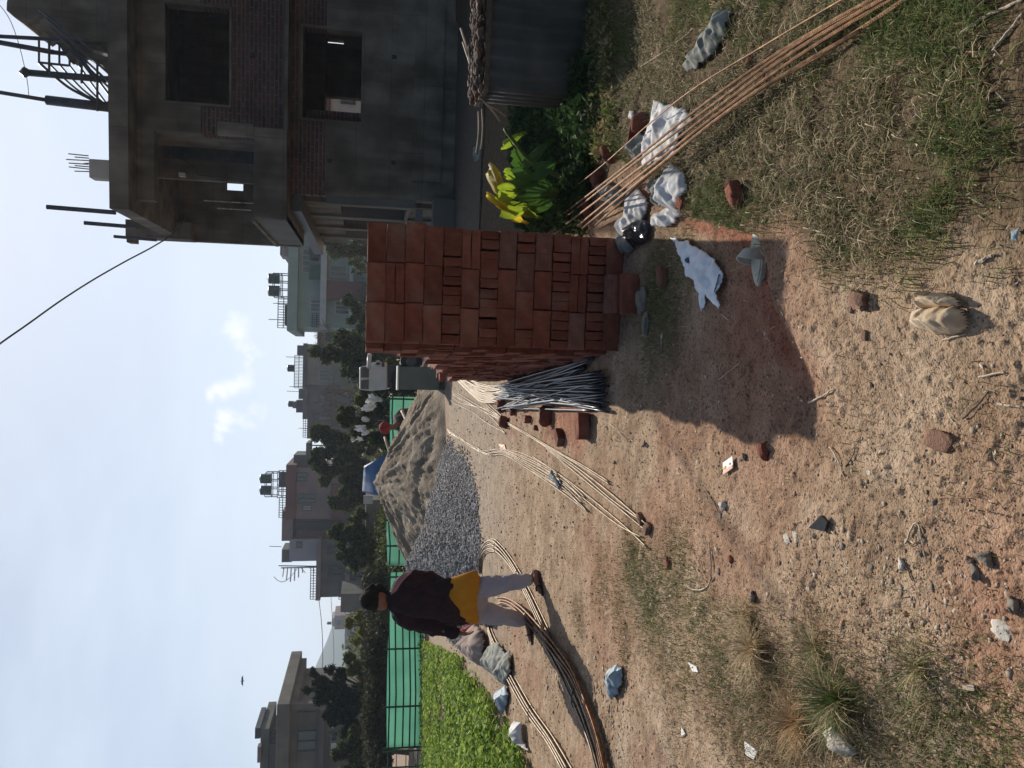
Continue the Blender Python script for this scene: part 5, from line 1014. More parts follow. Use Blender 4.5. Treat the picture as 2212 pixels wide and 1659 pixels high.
    for k in range(4):
        MB().tube(spline([p(470+k*14, 590-k*10, -.13), p(492+k*20, 520-k*10, -.14), p(540+k*24, 440-k*6, -.105), p(600+k*22, 385-k*3, -.02)], 14), .0062, 6).build('stripe', MT['stripe'], t, smooth=True)
    # hair, gathered in a knot at the back
    mb = MB(); mb.ball(headc-fd*.016+upv*.030, (.092, .108, .108), 18, 12); mb.ball(headc-fd*.075+upv*.02, (.06, .06, .06)); limb(mb, [p(300, 590, .03), p(285, 540, .03), p(282, 515, .03)], [.045, .036, .024]); mb.ball(headc-fd*.06-upv*.06, (.06, .07, .06)); limb(mb, [p(360, 600, .02), p(410, 590, .02), p(450, 600, .0)], [.045, .035, .02])
    fuse(mb.build('hair', MT['hair'], t), .007, 1, (.010, .02))
    mb = MB()
    for s in (1, -1): mb.ball(headc+fd*.096+sd_*s*.032+upv*.012, .0055)
    mb.build('eyes', MT['blackpaint'], t)
    for ft, dx in ((fR, (-.10, -.14)), (fL, (-.18, -.05))):
        a = Vector((ft.x+.045, ft.y+.045, ft.z)); b = Vector((ft.x+dx[0]*1.25, ft.y+dx[1]*1.25, ft.z)); d = (b-a).normalized(); nn = Vector((-d.y, d.x, 0)); L_ = (b-a).length
        pts = [a+d*L_*(.5-.5*math.cos(q))+nn*math.sin(q)*(.040+.006*math.cos(q)) for q in [6.2832*i/18 for i in range(18)]]
        mb = MB().add([v+Vector((0, 0, .004)) for v in pts]+[v+Vector((0, 0, .018)) for v in pts], [tuple(range(18))[::-1], tuple(range(18, 36))]+[(i, (i+1) % 18, 18+(i+1) % 18, 18+i) for i in range(18)])
        s = mb.build('slipper', MT['slipper'], t); m_ = a.lerp(b, .68)
        MB().tube([m_+nn*.042+Vector((0, 0, .012)), m_+nn*.03+Vector((0, 0, .05)), m_+Vector((0, 0, .058)), m_-nn*.03+Vector((0, 0, .05)), m_-nn*.042+Vector((0, 0, .012))], [(.012, .005)]*5, 6).build('strap', MT['slipper'], s)
woman()
def worker():
    base = Vector((*D(835, 925, 18.8)[:2], 0)); base.z = .1
    t = thing('person', base, 'person in a red head cloth bending over behind the sand heap with a shovel', 'person')
    def p(px, py, dy=0): return Vector(D(px, py, 18.8+dy))-base
    hc = p(836, 925); mb = MB()
    hip = Vector((.25, .55, .55)); ch = p(868, 915, .25)
    limb(mb, [hip, (hip+ch)/2+Vector((0, 0, .06)), ch, p(852, 922, .08)], [(.16, .13), (.15, .12), (.18, .13), .07]); mb.ball(hc, (.085, .10, .115), 14, 10); limb(mb, [p(856, 922, .1), hc], [.055, .055])
    mb.tube([hc+Vector((-.02, -.09, -.01)), hc+Vector((-.02, -.125, -.035))], [.012, .016], 8); mb.ball(hc+Vector((-.01, -.08, -.06)), (.04, .04, .03))
    for s in (-1, 1): mb.ball(hc+Vector((s*.088, 0, -.01)), (.012, .018, .028))
    for s in (-1, 1): limb(mb, [hip+Vector((s*.09, 0, 0)), hip+Vector((s*.14, -.22, -.30)), hip+Vector((s*.14, .0, -.62))], [.09, .065, .045])
    limb(mb, [ch+Vector((.16, 0, .02)), ch+Vector((.22, -.18, -.20)), p(880, 935, -.2)], [.055, .042, .03]); limb(mb, [ch+Vector((-.16, 0, .02)), ch+Vector((-.25, -.15, -.18)), p(866, 958, -.2)], [.055, .042, .03])
    hand(mb, p(880, 935, -.2), (-.3, -.6, -.5), (1, 0, 0), (0, -.4, .8), .9); hand(mb, p(866, 958, -.2), (-.3, -.6, -.5), (1, 0, 0), (0, -.4, .8), .9)
    fuse(mb.build('body', MT['skin'], t), .012, 3)
    mb = MB(); limb(mb, [hip+Vector((0, 0, .02)), (hip+ch)/2+Vector((0, 0, .07)), ch+Vector((0, 0, .01)), p(856, 922, .12)], [(.19, .16), (.18, .15), (.205, .16), .09]); limb(mb, [ch+Vector((.14, 0, .02)), ch+Vector((.21, -.16, -.16))], [.085, .07]); limb(mb, [ch+Vector((-.14, 0, .02)), ch+Vector((-.24, -.13, -.14))], [.085, .07])
    fuse(mb.build('shirt', MT['brownshirt'], t), .014, 3, (.03, .06))
    mb = MB()
    for s in (-1, 1): limb(mb, [hip+Vector((s*.09, 0, 0)), hip+Vector((s*.14, -.22, -.30)), hip+Vector((s*.14, .0, -.58))], [.115, .09, .07])
    fuse(mb.build('trousers', MT['brownshirt'], t), .015, 3)
    mb = MB(); mb.ball(hc+Vector((.01, .02, .045)), (.15, .15, .135), 16, 10); mb.ball(hc+Vector((.06, .08, .05)), (.08, .08, .08)); limb(mb, [hc+Vector((-.10, -.05, .02)), hc+Vector((.02, -.10, .05)), hc+Vector((.12, -.02, .03))], [.022, .03, .022])
    fuse(mb.build('head_cloth', MT['redcloth'], t), .012, 2, (.03, .035))
worker()
sh = thing('shovel', D(845, 965, 18.4), 'shovel with a pale wooden handle standing across the sand heap crest', 'shovel')
MB().tube(spline([D(831, 944, 18.6), D(849, 1004, 18.0)], 6), .028, 8).build('handle', MT['wood'], sh, smooth=True, world=True)
q = D(849, 1004, 18.0); MB().prism([(-.12, 0), (.12, 0), (.13, -.2), (0, -.33), (-.13, -.2)], -.006, .006, 'y', Matrix.Translation(q) @ Matrix.Rotation(.9, 4, 'Y') @ Matrix.Rotation(.5, 4, 'X')).build('blade', MT['darkmetal'], sh, world=True)
# ------------------------------------------------------------------ green fence and the crop
def fence(p, q, htop, label, posts, rails, hang=0):
    p = Vector(p); q = Vector(q); d = (q-p); Ln = d.length; rz = math.atan2(d.y, d.x); t = thing('green_fence', p, label, 'fence', 'green sheet fence round the field', rz)
    V = []; F = []; n = int(Ln/.12)
    for i in range(n+1):
        x = Ln*i/n
        for k in range(6): V.append((x, .03*math.sin(x*2.1+k*.7)*math.sin(math.pi*k/5)+.012*math.sin(x*9+k), .04+(htop-.04)*k/5+.02*math.sin(x*1.3)))
    F = [(i*6+k, (i+1)*6+k, (i+1)*6+k+1, i*6+k+1) for i in range(n) for k in range(5)]
    o = MB().add(V, F).build('sheet', MT['greenpanel'], t, smooth=True); o.modifiers.new('th', 'SOLIDIFY').thickness = .004
    for x in posts: MB().tube([(x*Ln, -.05, -.3), (x*Ln+.01, -.06, htop+.10)], .024, 6).build('post', MT['greenpost'], t)
    for z in rails: MB().tube([(0, -.045, z*htop), (Ln*.3, -.05, z*htop-.02), (Ln*.7, -.055, z*htop+.015), (Ln, -.05, z*htop)], .019, 5).build('rail', MT['greenpost'], t)
fy = 19.2
pL = G(918, 1612); pR = G(918, 1235); hf = D(838, 1400, pR[1]*.5+pL[1]*.5)[2]
fence(pL, pR, hf, 'long green sheet fence with dark posts behind the leafy crop', (0, .225, .55, .97), (.12, .28, .42, .60, .80, .97))
a = Vector((pR[0], pR[1]+.1, 0)); b = Vector(D(900, 1160, 20.6)); b.z = 0; c = Vector(D(880, 1085, 21.4)); c.z = 0
fence(a+Vector((.15, 0, 0)), Vector((D(850, 1100, 21)[0], 21.2, 0)), D(838, 1190, 20)[2], 'green sheet fence between the dark shrub and the gravel heap', (.3, .75), (.2, .45, .7, .95))
fence(Vector((D(860, 985, 20)[0], 20, 0)), Vector((D(860, 858, 20)[0], 20.4, 0)), D(845, 880, 20)[2], 'green sheet fence seen between the red head cloth and the metal bin', (.05, .5, .95), (.3, .65, .95))
mb = MB()
t = thing('wire_fence', G(918, 1700), 'bare green posts continuing the fence at the far left edge', 'fence')
p0 = Vector(G(918, 1620)); p1 = Vector(G(918, 1760))
for k in range(5):
    p = p0.lerp(p1, k/4); MB().tube([p, p+Vector((.01, 0, hf+.1))], .02, 6).build('post', MT['greenpost'], t, world=True)
for z in (.25, .5, .75, .97): MB().tube([p0+Vector((0, 0, hf*z)), p1+Vector((0, 0, hf*z))], .010, 5).build('rail', MT['greenpost'], t, world=True)
def crop():
    P = np.array([G(*q) for q in [(919, 1380), (1008, 1422), (1062, 1500), (1122, 1580), (1160, 1680), (1180, 1800), (921, 1800), (917, 1240), (925, 1300)]])
    n = 60000; x = RNG.uniform(P[:, 0].min(), P[:, 0].max(), n*2); y = RNG.uniform(P[:, 1].min(), P[:, 1].max(), n*2); k = inpoly(x, y, P) & (RNG.random(n*2) < np.clip(11/y, .5, 1)); x, y = x[k], y[k]
    gap = fbm(x*1.3, y*1.3, 3, 55); k = gap > .36; x, y = x[k], y[k]; n = len(x)
    s = RNG.uniform(.018, .042, n); z = Hn(x, y)+RNG.uniform(.03, .17, n)*(0.6+.6*fbm(x*2, y*2, 2, 5)); a = RNG.uniform(0, 6.28, n); tl = RNG.uniform(-.7, .7, (n, 2)); dx, dy = np.cos(a), np.sin(a); V = []
    for u, w in ((-1, 0), (-.3, -.62), (.6, -.5), (1, 0), (.6, .5), (-.3, .62)):
        V.append(np.stack([x+s*(dx*u-dy*w), y+s*(dy*u+dx*w), z+s*(tl[:, 0]*u+tl[:, 1]*w)], -1))
    V = np.stack(V, 1).reshape(-1, 3); b = np.arange(n)[:, None]*6; F = np.concatenate([b+[0, 1, 2, 3], b+[0, 3, 4, 5]])
    o = world_obj('leafy_crop', V, F, MT['leaf'], np.repeat(pal(n, [(.20, .31, .035), (.28, .39, .05), (.13, .22, .025), (.37, .46, .08)], .25), 6, 0)); tag(o, 'bright green leafy crop filling the field before the fence', 'crop', kind='stuff')
crop()
# ------------------------------------------------------------------ trees and shrubs
TG = [(.055, .075, .02), (.08, .105, .028), (.04, .055, .016), (.13, .145, .04)]
TY = [(.10, .11, .028), (.14, .14, .035), (.07, .085, .022), (.18, .17, .05)]
def tree(name, y, blobs, label, cols=TG, n=5000, leaf=.11, trunk=None, group='trees and shrubs between the field and the houses', sy=.8, cat='tree'):
    cs = []; rs = []
    for px, py, rpx in blobs:
        p = D(px, py, y); r = rpx/FPX*y; cs.append(p+[0, random.uniform(-.4, .4)*r, 0]); rs.append((r, r*sy, r))
    cs = np.array(cs); gx = cs[:, 0].mean() if trunk is None else D(trunk[0], trunk[1], y)[0]; t = thing(name, (gx, y, 0), label, cat, group)
    # clumps: every blob broken in smaller, uneven ones so that gaps open
    C2 = []; R2 = []
    for c, r in zip(cs, rs):
        for _ in range(9):
            d = np.array([random.gauss(0, 1) for _ in range(3)]); d /= np.linalg.norm(d); C2.append(c+d*np.array(r)*random.uniform(.3, .92)); R2.append(np.array(r)*random.uniform(.22, .5))
    C2 = np.array(C2)-np.array(t.location); leafcloud('crown', C2, R2, n, leaf, cols, parent=None, jit=.35)
    o = COL.objects[-1]; o.parent = t; o.location = (o.location[0], o.location[1], o.location[2])
    top = cs[:, 2].max()-t.location[2]; mb = MB(); mb.tube([(0, 0, -.2), (.05*top, 0, top*.35), (0, 0, top*.8)], [.05*top**.5+.03, .04*top**.5, .015], 7)
    for c in C2[::4]:
        mb.tube([(0, 0, top*random.uniform(.15, .5)), tuple(np.array(c)*[.6, .6, .8]), tuple(c)], [.03, .018, .006], 4)
    mb.build('trunk', MT['bark'], t); return t
tree('tree', 34, [(700, 765, 28), (740, 755, 42), (790, 770, 45), (815, 770, 40), (760, 800, 30), (680, 760, 14)], 'dark conical evergreen left of the mint green house', TG, 9000, .13)
tree('tree', 50, [(720, 525, 22), (745, 545, 26), (775, 530, 24), (770, 570, 16), (720, 500, 16)], 'yellowish bush in front of the mint green house, by the dark building', TY, 5000, .14)
tree('tree', 40, [(750, 650, 14), (775, 665, 20), (785, 700, 22), (760, 690, 14)], 'low dark shrub under the mint green house windows', TG, 2600, .13)
tree('shrub', 24, [(800, 815, 16), (815, 850, 22), (790, 845, 18), (775, 870, 16), (835, 790, 16)], 'sunlit olive shrub behind the white vehicle', TY+TG, 3600, .08)
tree('shrub', 24, [(790, 905, 30), (745, 900, 22), (820, 880, 18), (775, 940, 24), (815, 950, 26), (835, 880, 14)], 'shrub hung with white rags behind the red head cloth', TG+TY[:1], 7500, .08)
tree('tree', 38, [(700, 935, 24), (725, 960, 34), (760, 985, 38), (700, 985, 28), (720, 1020, 34), (775, 1020, 36), (800, 960, 26), (680, 1005, 14), (760, 1060, 34), (740, 1085, 24), (800, 1075, 26)], 'large bushy green tree in front of the house with roof tanks', TY[:1]+TG, 16000, .14)
tree('tree', 30, [(755, 1165, 26), (790, 1175, 40), (820, 1200, 38), (780, 1215, 34), (835, 1175, 26), (810, 1235, 30), (725, 1150, 18), (745, 1200, 20), (770, 1130, 18), (780, 1110, 14)], 'dark round shrub behind the green fence above the gravel', TG, 12000, .11)
tree('tree', 27, [(690, 1470, 16), (700, 1500, 24), (730, 1490, 28), (760, 1500, 36), (745, 1540, 34), (790, 1530, 36), (720, 1545, 22), (770, 1570, 30), (665, 1490, 9), (675, 1455, 8), (710, 1450, 12), (740, 1455, 14)], 'big dark open crowned tree at the left before the hill', [(.02, .03, .016), (.03, .042, .02), (.04, .05, .022)], 11000, .12)
tree('tree', 25, [(770, 1600, 30), (800, 1620, 30), (740, 1620, 24), (780, 1650, 28), (740, 1680, 26)], 'brown-green tree at the far left edge before the grey building', TG+TY[:1], 7000, .10)
tree('tree', 26, [(770, 1440, 20), (790, 1465, 22), (755, 1420, 13), (800, 1500, 18)], 'olive sunlit bush right of the big dark tree', TY, 4200, .09)
tree('tree', 27, [(755, 1345, 12), (775, 1330, 12), (785, 1360, 16), (770, 1380, 12)], 'yellow flowering bush beside the head of the walking person', [(.30, .26, .04), (.22, .22, .04), (.15, .17, .04)], 2200, .08)
cs = []; rs = []
for k in range(70):
    px = RNG.uniform(795, 832); py = 1240+460*k/70; p = D(px, py, 21.5+RNG.uniform(0, 2)); cs.append(p); rs.append((.45, .4, .22))
leafcloud('hedge', cs, rs, 15000, .08, [(.05, .045, .025), (.06, .065, .025), (.035, .035, .02)], 'low dark hedge running along behind the green fence', 'hedge', kind='stuff')
cs = []; rs = []
for k in range(60):
    py = 840+420*k/60; p = D(838, py, 23+RNG.uniform(0, 3)); p[2] = RNG.uniform(.1, .8); cs.append(p); rs.append((.6, .5, .4))
leafcloud('scrub', cs, rs, 12000, .09, TG+[(.09, .07, .04)], 'dark scrub behind the sand heap and the blue tarpaulin', 'scrub', kind='stuff')
cs = []; rs = []
for k in range(260):
    py = 470+1300*k/260; y = RNG.uniform(60, 130); p = D(780, py, y); p[2] = RNG.uniform(.2, 1.8); cs.append(p); rs.append((2.2, 2, 1.4))
leafcloud('far_scrub', cs, rs, 24000, .3, TG, 'far band of dark trees at the foot of the houses', 'scrub', kind='stuff')
def bare_tree(px, py, qx, y, label):
    b = Vector(D(py, px, y)); top = D(qx, px, y)[2]; b.z = 0; mb = MB()
    def grow(p, d, L_, r, k):
        q = p+d*L_; mb.tube([p, (p+q)/2+Vector([random.gauss(0, .04)*L_ for _ in range(3)]), q], [r, r*.8, r*.6], 5)
        if k:
            for _ in range(3 if k > 1 else 4): grow(q, (d+Vector([random.gauss(0, .5) for _ in range(3)])+Vector((0, 0, .15))).normalized(), L_*.68, r*.55, k-1)
    grow(b, Vector((0, 0, 1)), top*.36, .12, 5); o = mb.build('bare_tree', MT['bark']); tag(o, label, 'tree', 'leafless trees by the houses')
random.seed(12)
bare_tree(735, 790, 668, 58, 'leafless tree between the mint green and the beige house'); bare_tree(915, 790, 665, 60, 'leafless tree before the dark house left of the beige one'); bare_tree(860, 790, 690, 55, 'leafless tree beside the roof of the beige house')
for k, (px, py, s) in enumerate([(808, 862, .30), (797, 880, .26), (789, 905, .16), (780, 925, .24), (790, 935, .22), (778, 948, .15)]):
    c = D(px, py, 23.1-.1*k); V, F = icorock(60+k, 4); V = V*(.75+.5*(1-np.abs(2*fbm(V[:, [0]]*3+k, V[:, [2]]*3+V[:, [1]]*2, 3, k)-1)))*[s*.30, s*.26, s*.5]
    o = link('plastic_rag', np_mesh('rag', V, F, None, True), MT['sack']); o.location = c
    tag(o, ['white plastic rag on the shrub nearest the vehicle', 'crumpled white plastic rag second from the vehicle on the shrub', 'small white rag in the middle of the shrub', 'largest white rag high on the shrub above the red head cloth', 'white rag hanging just above the red head cloth', 'small white rag on the shrub left of the red head cloth'][k], 'rag', 'white rags caught on the shrub')
# ------------------------------------------------------------------ the unfinished building on the right
BO = Vector((2.9, 14.2, 0)); BRZ = math.atan(-.1); BI = Matrix.LocRotScale(BO, Matrix.Rotation(BRZ, 3, 'Z').to_euler(), None).inverted()
def FP(px, py, off=0.):                 # point on the facade plane, in the building's own axes
    d = Vector(ray(px, py)); o = BI @ Vector((0, 0, EYE)); dd = BI.to_3x3() @ d; t = (off-o.y)/dd.y; p = o+dd*t; return p.x, p.z
def building():
    t = thing('unfinished_building', BO, 'unfinished two storey concrete and brick building with empty window openings', 'building', rz=BRZ)
    def S(py, off=0., px=600): return FP(px, py, off)[0]+.05*off
    def Z(px, off=0., py=250): return FP(px, py, off)[1]
    def skew(vs): return [(x-.05*y, y, z) for x, y, z in vs]
    def bx(name, m, *bs, bevel=0, parent=None):
        mb = MB()
        for b in bs: mb.box(*b)
        mb.v = skew(mb.v); return mb.build(name, MT[m], parent or t, bevel=bevel)
    def wall(name, m, s0, s1, z0, z1, y0, y1, holes):
        xs = sorted({s0, s1, *[h[0] for h in holes], *[h[1] for h in holes]}); zs = sorted({z0, z1, *[h[2] for h in holes], *[h[3] for h in holes]}); xs = [x for x in xs if s0 <= x <= s1]; zs = [z for z in zs if z0 <= z <= z1]; mb = MB()
        for i in range(len(xs)-1):
            for j in range(len(zs)-1):
                cx, cz = (xs[i]+xs[i+1])/2, (zs[j]+zs[j+1])/2
                if any(h[0] < cx < h[1] and h[2] < cz < h[3] for h in holes): continue
                mb.box(xs[i], xs[i+1], y0, y1, zs[j], zs[j+1])
        mb.v = skew(mb.v); return mb.build(name, MT[m], t)
    o1 = .53; E = 9.5; zr = Z(234); zs = Z(276); back = 3.9
    bx('roof_slab', 'concrete', (S(470), E, 0, back, zs, zr))
    w1 = (S(236, o1), S(30, o1), Z(495, o1), Z(358, o1)); w2 = (S(250, o1), S(52, o1), Z(779, o1), Z(653, o1)); zb = Z(434, o1); zc = Z(703, o1); sU = S(300, o1); sL = S(415, o1); zf = Z(621, o1)
    wall('upper_wall', 'concrete', sU, E, zb, zs-.003, o1, o1+.25, [w1])
    wall('brick_infill', 'brickwall', sU, E, zf, zb-.002, o1+.03, o1+.25, [w1, w2]); wall('brick_infill', 'brickwall', sL, E, zc+.002, zf-.002, o1+.03, o1+.25, [w2])
    wall('lower_wall', 'concrete', sL, E, -.05, zc, o1, o1+.25, [w2])
    bx('plinth_band', 'concrete', (S(372, o1-.05), E, o1-.06, o1-.003, Z(955, o1), Z(893, o1)))
    # window reveals
    for w in (w1, w2):
        x0, x1, z0, z1 = w; f = bx('window_opening', 'concrete', (x0-.04, x0-.002, o1-.02, o1+.2, z0-.04, z1+.04), (x1+.002, x1+.04, o1-.02, o1+.2, z0-.04, z1+.04), (x0-.002, x1+.002, o1-.02, o1+.2, z1+.002, z1+.04), (x0-.002, x1+.002, o1-.02, o1+.2, z0-.04, z0-.002))
    # rooms
    bx('floor_slab', 'concrete', (S(474), E, .04, back, Z(621)+.0, Z(612)), (sL, E, o1+.26, 8, .0, .1), (sL+.3, E, back+.002, 4.9, Z(621)-.4, Z(612)))
    h1 = (S(82, 4.5), S(73, 4.5), Z(740, 4.5), Z(684, 4.5)); h2 = (S(240, 4.5), S(198, 4.5), Z(790, 4.5), Z(700, 4.5)); h3 = (S(417, 3.7), S(399, 3.7), Z(526, 3.7), Z(488, 3.7))
    wall('rear_wall', 'concrete', sL+.3, E, .1, Z(612)-.1, 4.5, 4.7, [h1, h2]); wall('rear_wall', 'concrete', S(530, 3.7), E, Z(612)+.002, zs-.002, 3.7, 3.9, [h3])
    bx('partition', 'brickwall', (S(270, 2), S(270, 2)+.15, 1.9, 3.69, Z(612), zs-.01))
    # the recessed balcony at the left
    d1 = (S(358, 1.7), S(304, 1.7), Z(612), Z(333, 1.7)); wall('recess_wall', 'concrete', S(399, 1.7), sU, Z(612)+.003, zs-.003, 1.7, 1.85, [d1])
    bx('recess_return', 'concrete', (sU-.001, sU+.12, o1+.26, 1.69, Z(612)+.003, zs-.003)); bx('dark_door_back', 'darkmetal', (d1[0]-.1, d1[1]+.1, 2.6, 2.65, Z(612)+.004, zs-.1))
    bx('recess_beam', 'concrete', (S(470)+.25, sU, .5, .75, zs-.28, zs-.004))
    pz0, pz1 = Z(621), Z(549); bx('balcony_parapet', 'concrete', (S(474), S(278), -.02, .10, pz0, pz1), (S(300), S(272), -.022, .10, pz1+.002, Z(469)), bevel=.01)
    bx('side_parapet', 'greyhouse', (S(474)-.008, S(474)+.11, .102, back-.1, pz0, pz1-.02), bevel=.01); bx('parapet_rail', 'concrete', (S(474)-.05, S(474)+.16, .102, back-.1, pz1-.018, pz1+.045))
    for py in (447, 462): MB().tube([(S(py, .8), .8, pz1), (S(py, .8), .8, Z(440 if py == 447 else 470, .8))], .012, 5).build('rebar', MT['oldsteel'], t)
    # electric box and loose cable in the recess
    MB().box(S(405, 1.65), S(397, 1.65), 1.55, 1.69, Z(402, 1.65), Z(388, 1.65)).build('fuse_box', MT['trim'], t)
    MB().tube(spline([(S(352, 1.6), 1.6, Z(355, 1.6)), (S(380, 1.6), 1.55, Z(420, 1.6)), (S(398, 1.6), 1.6, Z(430, 1.6)), (S(400, 1.6), 1.6, Z(505, 1.6))], 20), .012, 5).build('loose_cable', MT['cable'], t)
    # the long left flank of the ground floor: pillars and door frames
    bx('door_frame', 'greyhouse', (S(434, .6), S(411, .6), o1+.02, o1+.16, Z(902, .6), Z(708, .6)), (S(500, .7), S(436, .7), o1+.05, o1+.15, Z(918, .7), Z(902, .7)+.0))
    yy = 1.2
    for k in range(4):
        bx('flank_pillar', 'greyhouse' if k % 2 else 'concrete', (sL-.02-.0*k, sL+.28, yy, yy+.35, 0, zf-.25)); bx('flank_panel', 'concrete', (sL+.04, sL+.12, yy+.35, yy+1.7, 0, .75)); bx('flank_lintel', 'concrete', (sL+.04, sL+.12, yy+.35, yy+1.7, 2.1, zf-.25)); yy += 1.7
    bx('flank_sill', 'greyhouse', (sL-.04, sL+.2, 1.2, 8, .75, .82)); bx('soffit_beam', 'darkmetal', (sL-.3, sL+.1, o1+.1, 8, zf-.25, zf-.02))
    bx('flank_back', 'brickwall', (sL+1.5, sL+1.6, 1.0, 8, 0, zf-.3)); bx('entrance_step', 'greyhouse', (S(500, .3), S(412, .3), .1, .5, -.02, Z(940, .3)))
    bx('yard_apron', 'bark', (S(560), E, -3.2, o1-.08, -.06, .035))
    # roof: starter column, props, parapet stub
    c = bx('column_stub', 'plaster', (S(384, 1.2, 200), S(343, 1.2, 200), 1.2, 1.5, zr, Z(190, 1.2)), bevel=.02)
    for k in range(8): x = S(346+k*4.6, 1.35, 180); MB().tube([(x, 1.25+.03*(k % 4), Z(192, 1.3)), (x+random.uniform(-.02, .02), 1.25+.03*(k % 4), Z(138+random.uniform(0, 40), 1.3))], .010, 4).build('rebar', MT['oldsteel'], c)
    for px, py, off, r in ((101, 448, .3, .042), (182, 483, 1.6, .04), (246, 512, 3.0, .035)):
        x = S(py+(3 if px < 150 else 2), off, px); MB().tube([(x-.05*off, off, zr-.01), (x-.05*off+.03, off, Z(px, off, py))], r, 6).build('roof_prop', MT['darkmetal'], t)
    bx('parapet_stub', 'concrete', (S(530, 3.6), S(495, 3.6), 3.3, 3.85, zr-.6, Z(278, 3.6)), (S(541, 3.6), S(530, 3.6), 3.4, 3.7, Z(295, 3.6), Z(277, 3.6)))
    MB().tube([FPw for FPw in [(S(408, 1), -.1, Z(380, 1)), (S(408, 1), -.1, Z(381, 1))]], .001, 3)
    # roof stair: ragged raw concrete landing, mast poles, sweeping hand rails
    yr = 1.6; P3 = lambda px, py, off=yr: (FP(px, py, off)[0], off, FP(px, py, off)[1])
    def ragged(name, poly, off, th, m='concrete'):
        pts = [FP(px, py, off) for px, py in poly]; Q = []
        for i, a in enumerate(pts):
            b = pts[(i+1) % len(pts)]; n = max(1, int(math.hypot(b[0]-a[0], b[1]-a[1])/.12)); Q += [(a[0]+(b[0]-a[0])*k/n+random.uniform(-.018, .018), a[1]+(b[1]-a[1])*k/n+random.uniform(-.018, .018)) for k in range(n)]
        return MB().prism(Q, off, off+th, 'y').build(name, MT[m], t)
    ragged('stair_core', [(236, -60), (236, 118), (200, 112), (165, 78), (120, 62), (90, 28), (50, 52), (16, 22), (18, -60)], 2.2, 1.4)
    ragged('stair_flight', [(236, 118), (214, 112), (190, 105), (150, 128), (118, 92), (88, 60), (84, 44), (98, 38), (120, 60), (165, 72), (205, 90)], 1.7, .45)
    ragged('stair_flight', [(236, 160), (222, 142), (196, 128), (170, 112), (150, 130), (140, 120), (160, 98), (200, 112), (236, 128)], 1.5, .25)
    for a, b, r in (((-10, 78), (82, 83), .035), ((-10, 90), (116, 113), .045), ((62, 157), (236, 172), .06), ((-10, 198), (100, 216), .035), ((100, 216), (236, 232), .085), ((82, 83), (236, 95), .035), ((116, 113), (236, 128), .04)):
        p, q = P3(*a), P3(*b); MB().tube([p, q], r, 8).build('mast_pole', MT['darkmetal'], t, smooth=True)
    p = P3(62, 157); MB().tube([(p[0], p[1], p[2]+.16), (p[0], p[1], p[2]+.07), (p[0], p[1], p[2]-.02)], [.005, .10, .05], 8).build('finial', MT['darkmetal'], t)
    for k in range(5):
        MB().tube(spline([P3(84+k*22, 135+k*2), P3(112+k*20, 160+k*3), P3(150+k*16, 190+k*3), P3(200+k*8, 216+k*2), P3(236, 236-k*6)], 18), .018 if k else .026, 5).build('hand_rail', MT['darkmetal'], t, smooth=True)
    for k in range(5):
        MB().tube([P3(84+k*22, 80+k*8), P3(84+k*22, 135+k*2)], .02, 5).build('rail_bar', MT['darkmetal'], t)
    for a, b in (((84, 135), (150, 142)), ((106, 88), (106, 158)), ((176, 125), (176, 180)), ((210, 128), (210, 240)), ((150, 100), (200, 165)), ((150, 108), (236, 190)), ((170, 118), (236, 205)), ((100, 40), (236, 160)), ((84, 20), (200, 110)), ((110, 62), (236, 178))):
        MB().tube([P3(*a, 1.45), P3(*b, 1.45)], .022, 5).build('rail_bar', MT['darkmetal'], t)
    for k in range(7):
        mb = MB(); p = P3(204, 172+k*1.0); q = P3(222, 186-k*3); MB().tube([p, q], .008, 4).build('stair_mesh_wire', MT['darkmetal'], t)
    # scaffolding holes as black blocks, the shade inside put into the colour, mortar smears
    for px, py in ((545, 115), (852, 120), (850, 348), (712, 344)):
        x, z = FP(px, py, o1); bx('putlog_shade', 'blackpaint', (x-.035, x+.035, o1-.004, o1+.05, z-.04, z+.04))
building()
